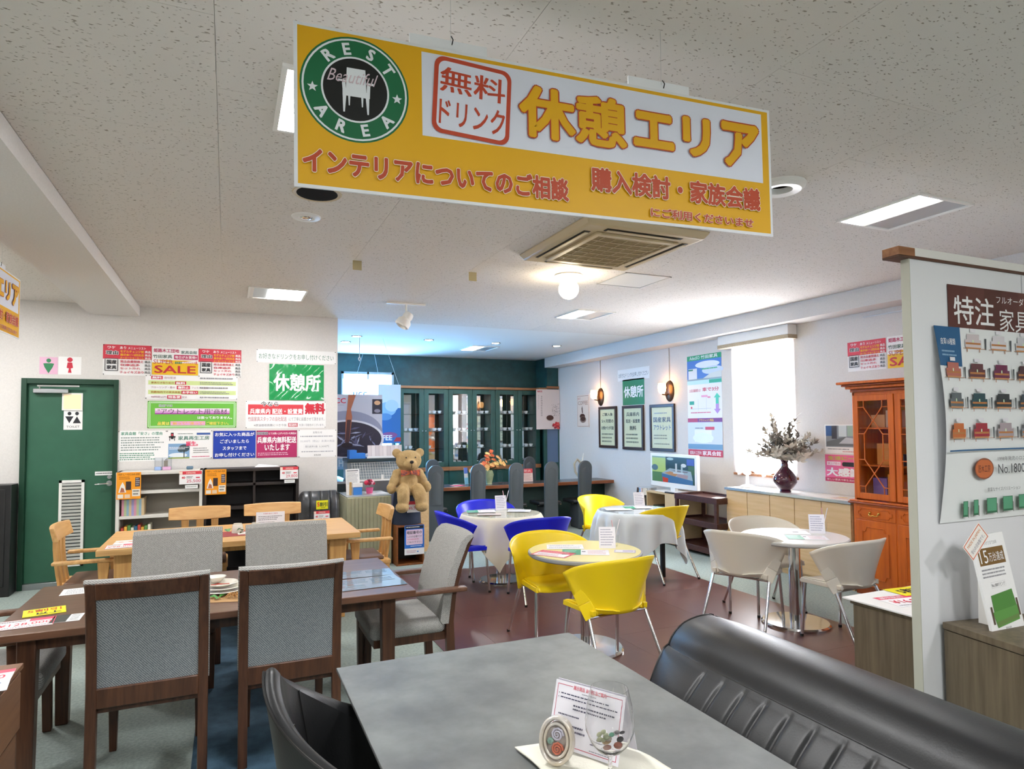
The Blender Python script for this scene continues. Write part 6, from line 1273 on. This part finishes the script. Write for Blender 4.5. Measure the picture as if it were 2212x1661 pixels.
# ================================================================ small things on the tables
def price2(v_): return [('r', .55, 0, 1, .3, '#e0506a'), ('g', .05, .05, .5, .3, 1, '#6a5a60'), ('t', v_, .05, .4, .95, .75, '#d8304a', .01), ('g', .05, .82, .9, .95, 1, '#8a8a90'), ('f', 0, 0, 1, 1, .003, '#e0506a')]
TT = .7205
sheet('price_card', 'white and red price card at the front left corner of the dark table', 'price card', .22, .15, MT(-.83, 3.62, TT, .1), price2('¥128,000'))
sheet('price_card', 'yellow discount card on the dark table behind the red and white one', 'price card', .17, .14, MT(-.80, 3.82, TT, .2), [('t', '5割引', .1, .1, .9, .5, '#c83a20', .02), ('t', '以上', .3, .6, .9, .9, BK, .03)], bg='#e6e01e')
sheet('swatch_card', 'black and white strip card beside the price cards on the dark table', 'card', .12, .13, MT(-.675, 3.64, TT, .0), [('r', 0, 0, .55, 1, '#3a3c38'), ('g', .62, .05, .95, .95, 5, '#6a6a6c')])
sheet('paper_sheet', 'white printed paper near the back left corner of the dark table', 'paper', .22, .15, MT(-.70, 4.22, TT, .05), [('g', .1, .15, .9, .9, 4, '#9a9aa4')])
pl = None
PLM = mat('plate_glaze', '#e6e2d8', .2, coat=.5, col2='#dad4c6', scale=12)
for i, (x, y, z, r, lab) in enumerate(((-.01, 3.86, TT, .115, 'lowest white plate of the stack on the dark table'), (-.012, 3.862, TT+.016, .105, 'middle white plate of the stack on the dark table'), (-.02, 3.87, TT+.032, .085, 'top white plate with red strokes in the stack on the dark table'))):
    t = thing('plate', lab, 'plate', (x, y, z), 0, 'stacked plates on the dark table')
    MB().lathe([(0, 0), (r*.55, 0), (r*.7, .006), (r, .018), (r-.003, .021), (r*.66, .010), (0, .007)], PLM, 36).build('dish', parent=t, smooth=60)
    if i == 2: MB().tube([(-.05, -.02, .013), (-.01, .0, .010), (.04, -.03, .014)], .0025, pm('#b04a3a'), 6).tube([(-.03, .03, .012), (0, -.01, .010)], .0025, pm('#b04a3a'), 6).build('red_stroke', parent=t)
t = thing('small_bowl', 'little white bowl standing on the plate stack', 'bowl', (-.045, 3.90, TT+.048)); MB().lathe([(0, 0), (.025, 0), (.05, .03), (.047, .03), (.02, .006), (0, .005)], PLM, 24).build('bowl', parent=t, smooth=60)
tag(MB().add([(-.12, 3.66, TT+.001), (.10, 3.60, TT+.001), (.13, 3.78, TT+.001), (-.09, 3.80, TT+.001)], [(0, 1, 2, 3)], mat('tan_paper', '#b08a5c', .8)).build('table_mat'), 'tan paper mat under the plate decoration on the dark table', 'mat')
rfl = thing('raffia_bow', 'tan raffia bow lying in front of the plate stack', 'decoration', (.045, 3.70, TT+.002)); q = MB()
for i in range(16): a = 2*PI*i/16; q.tube([(0, 0, .008), (.028*math.cos(a), .022*math.sin(a), .024), (.045*math.cos(a+.3), .03*math.sin(a+.3), .006)], .0025, mat('raffia', '#a87c48', .8), 5)
q.build('raffia', parent=rfl)
def leafm(p, d, w_, l): d = Vector(d).normalized(); s_ = d.cross(Vector((0, 0, 1))).normalized()*w_; p = Vector(p); return [p, p+d*l*.45+s_+Vector((0, 0, .012)), p+d*l, p+d*l*.45-s_+Vector((0, 0, .008))]
lf = thing('artificial_leaf', 'green artificial leaf left of the raffia bow', 'leaf', (-.03, 3.72, TT+.003)); LFG = mat('leaf_bright', '#4a8a3c', .5)
for d in ((-1, .2, .1), (.6, .6, .1), (-.2, -1, .1)): MB().add(leafm((0, 0, .002), d, .018, .055), [(0, 1, 2, 3)], LFG).build('leaf_blade', parent=lf)
for lab, x, y, w_, h_, r_ in (('clear film folder with bluish menu at the right end of the dark table', .75, 3.72, .36, .26, .05), ('second clear film folder behind the first at the right end of the dark table', .76, 3.96, .34, .18, -.05)):
    sheet('clear_folder', lab, 'folder', w_, h_, MT(x, y, TT+.001, r_), [('g', .08, .12, .5, .5, 3, '#5a7080'), ('g', .55, .12, .92, .5, 3, '#5a7080'), ('g', .1, .6, .4, .9, 2, '#7a8c98')], bg='#8496a2', backing=mat('film_sheet', '#8b9ba6', .08, coat=1))
# oak table
sheet('price_card', 'white and red flyer at the front left corner of the oak table', 'flyer', .20, .18, MT(-.72, 5.68, TT, .05), price2('¥98,000'))
sheet('flyer', 'pale flyer behind the red and white one on the oak table', 'flyer', .22, .18, MT(-.68, 5.87, TT, .0), [('r', .0, .3, .9, .6, '#e8d8c8'), ('e', .2, .45, .08, .1, '#d88a70'), ('e', .5, .45, .08, .1, '#d88a70'), ('e', .78, .45, .08, .1, '#d88a70')])
sheet('runner', 'red and white place mat under the cups on the oak table', 'mat', .34, .28, MT(.14, 5.93, TT, .05), [('r', .35, .25, .95, .75, '#e8e4e0')], bg='#a03a40')
for x, y, lab in ((.09, 5.98, 'upside-down white cup on the oak table, left one'), (.235, 5.97, 'upside-down white cup on the oak table beside the tent card')):
    t = thing('cup', lab, 'cup', (x, y, TT+.002)); MB().lathe([(.048, 0), (.046, .03), (.04, .065), (.034, .07), (.034, .076), (.03, .076), (.03, .07), (0, .07)], PLM, 28).build('cup_body', parent=t, smooth=50)
t = thing('artificial_ivy', 'small green ivy sprig in front of the upside-down cups', 'plant', (.03, 5.86, TT+.002))
for i in range(11):
    a = rf.uniform(0, 2*PI); p = (rf.uniform(-.07, .13), rf.uniform(-.03, .05), .01+.02*rf.random()); MB().add(leafm(p, (math.cos(a), math.sin(a), .5), .02, .045), [(0, 1, 2, 3)], [mat('ivy', '#2f6a3a', .5), LFG][i % 2]).build('leaf_blade', parent=t)
tag(MB().ell((.235, 5.84, TT+.012), (.03, .02, .012), pm('#f0b020')).build('yellow_flower'), 'yellow flower head lying in front of the right cup', 'flower')
def tentcard(label, x, y, rz, w_, h_, ops, z, bg='#eceaf0', spread=.05, cls='tent_card'):
    t = thing(cls, label, 'table card', (x, y, z), rz)
    sheet('front_page', '', None, w_, h_, M3((0, -spread/2, h_/2), (1, 0, 0), (0, spread, h_)), ops, parent=t, bg=bg)
    sheet('rear_page', '', None, w_, h_, M3((0, spread/2, h_/2), (-1, 0, 0), (0, -spread, h_)), [('f', .06, .06, .94, .94, .0012, '#b8a8cc')], parent=t, bg=bg)
    return t
tco = [('t', 'お値打品のご案内', .25, .05, .75, .12, '#c8405a', .01), ('g', .08, .2, .92, .45, 3, '#6a6a74'), ('g', .08, .5, .7, .7, 3, '#8a8a94'), ('t', '竹田家具', .55, .88, .9, .95, '#c8405a', .01)]
tentcard('white tent card with red heading on the oak table', .35, 5.97, -.1, .23, .165, tco, TT)
def cardset(x, y, z, rz, lab_t, k):
    c = thing('menu_card', 'white leaning menu card on ' + lab_t, 'menu', (x, y, z), rz)
    sheet('card_page', '', None, .12, .155, M3((0, 0, .075), (1, 0, .02), (.22, .25, 1)), [('g', .1, .08, .9, .9, 7, '#a0a0b8')], parent=c, bg='#eceaf2')
    ca_, sa_ = math.cos(rz), math.sin(rz); px_, py_ = x+.055*ca_-.05*sa_, y+.055*sa_+.05*ca_
    g = thing('straw_cup', 'small clear cup with pink straws behind the menu card on ' + lab_t, 'cup', (px_, py_, z))
    MB().lathe([(.022, 0), (.024, .003), (.03, .085), (.028, .085), (.021, .006)], GLASS, 18).build('cup_body', parent=g, smooth=60)
    for i, a in enumerate((-2.6, -.4, 1.2)[:k]): MB().tube([(-.01*math.cos(a), -.01*math.sin(a), .008), (.04*math.cos(a), .03*math.sin(a), .20)], .003, pm('#e6b4c0' if i % 2 == 0 else '#e8e4e8'), 6).build('straw', parent=g)
cardset(4.45, 3.90, .7055, -.75, 'the white round table', 3)
cardset(2.56, 4.10, .7055, -.55, 'the pale yellow round table', 2)
cardset(2.70, 6.45, .708, -.25, 'the cream-draped table', 2)
cardset(4.22, 6.08, .703, -.35, 'the bluish white draped table', 0 or 1)
def tpaper(lab, x, y, z, w_, h_, rz, ops, bg='#eceaee', n='menu_sheet', cat='menu'): return sheet(n, lab, cat, w_, h_, MT(x, y, z, rz), ops, bg=bg, th=.0008)
gl = lambda n=5: [('g', .06, .08, .94, .92, n, '#9a9aa4')]
grn = [('r', 0, 0, .4, 1, '#1c8a60'), ('g', .05, .1, .3, .9, 3, '#8ac0a8'), ('r', .42, .3, .5, .45, '#3a3a4a'), ('g', .55, .1, .95, .9, 4, '#d8a8a8')]
rdm = [('f', 0, 0, 1, 1, .015, '#c8384c'), ('r', .0, .0, 1, .4, '#c8384c'), ('g', .1, .08, .9, .32, 2, '#e8b0b8'), ('g', .1, .5, .9, .9, 4, '#c89098')]
tpaper('red-bordered menu sheet on the pale yellow table', 2.10, 4.07, .7055, .27, .19, -.95, rdm)
tpaper('green and white menu sheet in the middle of the pale yellow table', 2.33, 4.02, .7055, .33, .19, -.52, grn)
tpaper('grey printed menu sheet at the back of the pale yellow table', 2.30, 4.27, .7055, .27, .18, -.45, gl(4))
tpaper('small violet-framed card at the right of the pale yellow table', 2.60, 3.93, .7055, .15, .10, -.6, [('f', .02, .05, .98, .95, .004, '#7a5a90'), ('r', .4, .3, .9, .6, '#a08ab0')])
tpaper('white menu sheet with dark figure on the white round table', 4.27, 4.02, .7055, .30, .20, -.6, [('g', .05, .1, .6, .9, 4, '#9a9aa8'), ('r', .6, .3, .75, .5, '#4a4a58')])
tpaper('green and white menu sheet on the white round table', 4.20, 3.78, .7055, .30, .20, -.65, grn)
tpaper('green and white menu sheet under the glass of the cream-draped table', 2.46, 6.42, .7078, .30, .20, -.3, grn)
tpaper('grey menu sheet at the right of the cream-draped table', 2.84, 6.28, .7078, .24, .18, -.5, gl())
tpaper('brown printed sheet at the front of the cream-draped table', 2.45, 6.16, .7078, .24, .14, -.4, gl(3), '#c9b8ac')
tpaper('white menu sheet at left on the bluish white draped table', 3.86, 5.95, .7028, .28, .20, -.4, gl())
tpaper('green and white menu sheet on the bluish white draped table', 4.12, 5.97, .7028, .30, .18, -.4, grn)
# foreground group on the grey table
TG = .7205
cloth_m = mat('ivory_towel', '#e2dfd2', .9, bump=.4, bscale=120)
tw = MB(); P4 = [Vector((.725, 1.645, 0)), Vector((.76, 1.30, 0)), Vector((1.05, 1.33, 0)), Vector((1.0, 1.60, 0))]
def tf(u, v):
    p = P4[0].lerp(P4[1], v).lerp(P4[3].lerp(P4[2], v), u); return (p.x, p.y, TG+.005+.004*math.sin(u*9+v*5)*math.sin(v*7))
tw.grid(tf, 24, 18, cloth_m)
o = tw.build('cloth_mat', smooth=80); md = o.modifiers.new('thick', 'SOLIDIFY'); md.thickness = .004; tag(o, 'ivory cloth under the wine glass on the grey table', 'cloth')
cf = thing('tent_card', 'large white tent card with crimson border on the grey table', 'table card', (.912, 1.552, TG+.010), -1.06)
big = [('f', .035, .05, .965, .95, .0016, '#c03a5c'), ('r', .26, .03, .74, .09, '#eceaf2'), ('t', '展示現品 お値打品ご案内', .27, .03, .74, .095, '#d8405a', .015), ('g', .4, .12, .6, .15, 1, '#8a8a94'), ('e', .07, .19, .005, .008, BK), ('e', .07, .25, .005, .008, BK), ('g', .1, .17, .95, .21, 1, '#3c3c58'), ('g', .1, .23, .93, .27, 1, '#3c3c58'), ('g', .3, .31, .9, .42, 2, '#4a4a60'), ('g', .1, .48, .45, .53, 1, '#4a4a60'), ('g', .08, .62, .5, .76, 2, '#4a4a60'), ('g', .6, .8, .93, .84, 1, '#3c3c58'), ('g', .6, .9, .94, .93, 1, '#7a7a8a')]
sheet('front_page', '', None, .215, .165, M3((0, -.030, .082), (1, 0, 0), (0, .050, .160)), big, parent=cf, bg='#eeecf4')
sheet('rear_page', '', None, .215, .165, M3((0, .030, .082), (-1, 0, 0), (0, -.050, .160)), [('f', .05, .06, .95, .94, .001, '#a08cc0')], parent=cf, bg='#e4e2ee')
pf = thing('photo_frame', 'small oval pearl-white ornament frame with paper roses on the grey table', 'frame', (.785, 1.515, TG+.012), -.85)
PRL = mat('pearl', '#dedad6', .22, coat=.6, metal=.25, col2='#cfbf a4'.replace(' ', ''), scale=14); Rf = Matrix.Translation((0, 0, .058)) @ Matrix.Rotation(-.22, 4, 'X')
def oval(r0, y, n=40): return [(r0*.78*math.cos(2*PI*i/n), y, r0*math.sin(2*PI*i/n)) for i in range(n)]
MB().at(Rf).tube(oval(.054, -.002), .0055, PRL, 10, closed=True).tube(oval(.054, .004), .0055, PRL, 10, closed=True).tube(oval(.053, .012), .006, PRL, 10, closed=True).build('outer_ring', parent=pf, smooth=70)
MB().at(Rf).tube(oval(.040, -.002), .004, PRL, 8, closed=True).build('inner_ring', parent=pf, smooth=70)
bk2 = MB().at(Rf); bk2.add(oval(.045, .010), [tuple(range(40))], pm('#c9c0b8')); bk2.build('backing', parent=pf)
def rose(cx_, cz, R0, c):
    q = MB().at(Rf); q.tube([(cx_+R0*(1-k/22)*math.cos(k*.75), .0-.004*k/22, cz+R0*(1-k/22)*math.sin(k*.75)) for k in range(22)], [.0035*(1-k/40) for k in range(22)], pm(c), 6); return q.build('paper_rose', parent=pf, smooth=60)
rose(.002, .014, .017, '#c9c6d4'); rose(.004, -.02, .016, '#c8745c'); rose(-.016, -.004, .007, '#8aa89a')
MB().hexa([(-.006, .03, -.01), (.006, .03, -.01), (.006, .07, -.01), (-.006, .07, -.01)], [(-.004, .018, .06), (.004, .018, .06), (.004, .022, .06), (-.004, .022, .06)], pm('#8a7a5c')).build('rear_strut', parent=pf)
wg = thing('wine_glass', 'large clear wine glass holding small trinkets on the grey table', 'glass', (.868, 1.39, TG+.012))
MB().lathe([(0, .004), (.038, .002), (.040, .0), (.040, .003), (.02, .006), (.006, .012), (.0048, .03), (.0048, .055), (.010, .063), (.030, .073), (.047, .092), (.0595, .122), (.0605, .145), (.055, .185), (.046, .222), (.0454, .222), (.0544, .185), (.0598, .145), (.0588, .122), (.0463, .093), (.029, .0745), (.006, .068), (0, .067)], WINEGLASS, 48).build('glass_body', parent=wg, smooth=70)
tr = thing('trinket_filling', 'shells, leaf and dried petals lying inside the wine glass', 'trinkets', (.868, 1.39, TG+.012+.072))
for i, (x, y, z, r, c) in enumerate(((-.012, -.01, .010, .009, '#8a4a3c'), (.010, -.012, .010, .010, '#9a5a48'), (.022, .0, .014, .008, '#4a4448'), (-.003, .006, .012, .010, '#c9a880'), (-.018, .004, .020, .008, '#7a6460'), (-.006, -.004, .024, .008, '#c0b4a8'), (.004, 0, .028, .006, '#7ab49a'), (.018, .006, .026, .008, '#d8d8dc'), (.024, -.004, .030, .006, '#5a5458'), (.012, -.006, .034, .006, '#8a8488'), (-.012, -.008, .030, .007, '#a8b090'))):
    MB().ell((x*1.35, y*1.35, z*1.15+.004), (r*1.3, r*.9, r*.6), pm(c), 9, 6, Matrix.Rotation(i*.7, 3, 'X')).build('trinket', parent=tr)
q = MB()
for k in range(5): a = 2*PI*k/5; q.ell((-.024+.010*math.cos(a), -.004, .040+.010*math.sin(a)), (.008, .003, .006), mat('cream_petal', '#d8dcb8', .5), 8, 6)
q.build('cream_flower', parent=tr, smooth=60)

# ================================================================ lamps that stand for the shop lights and daylight
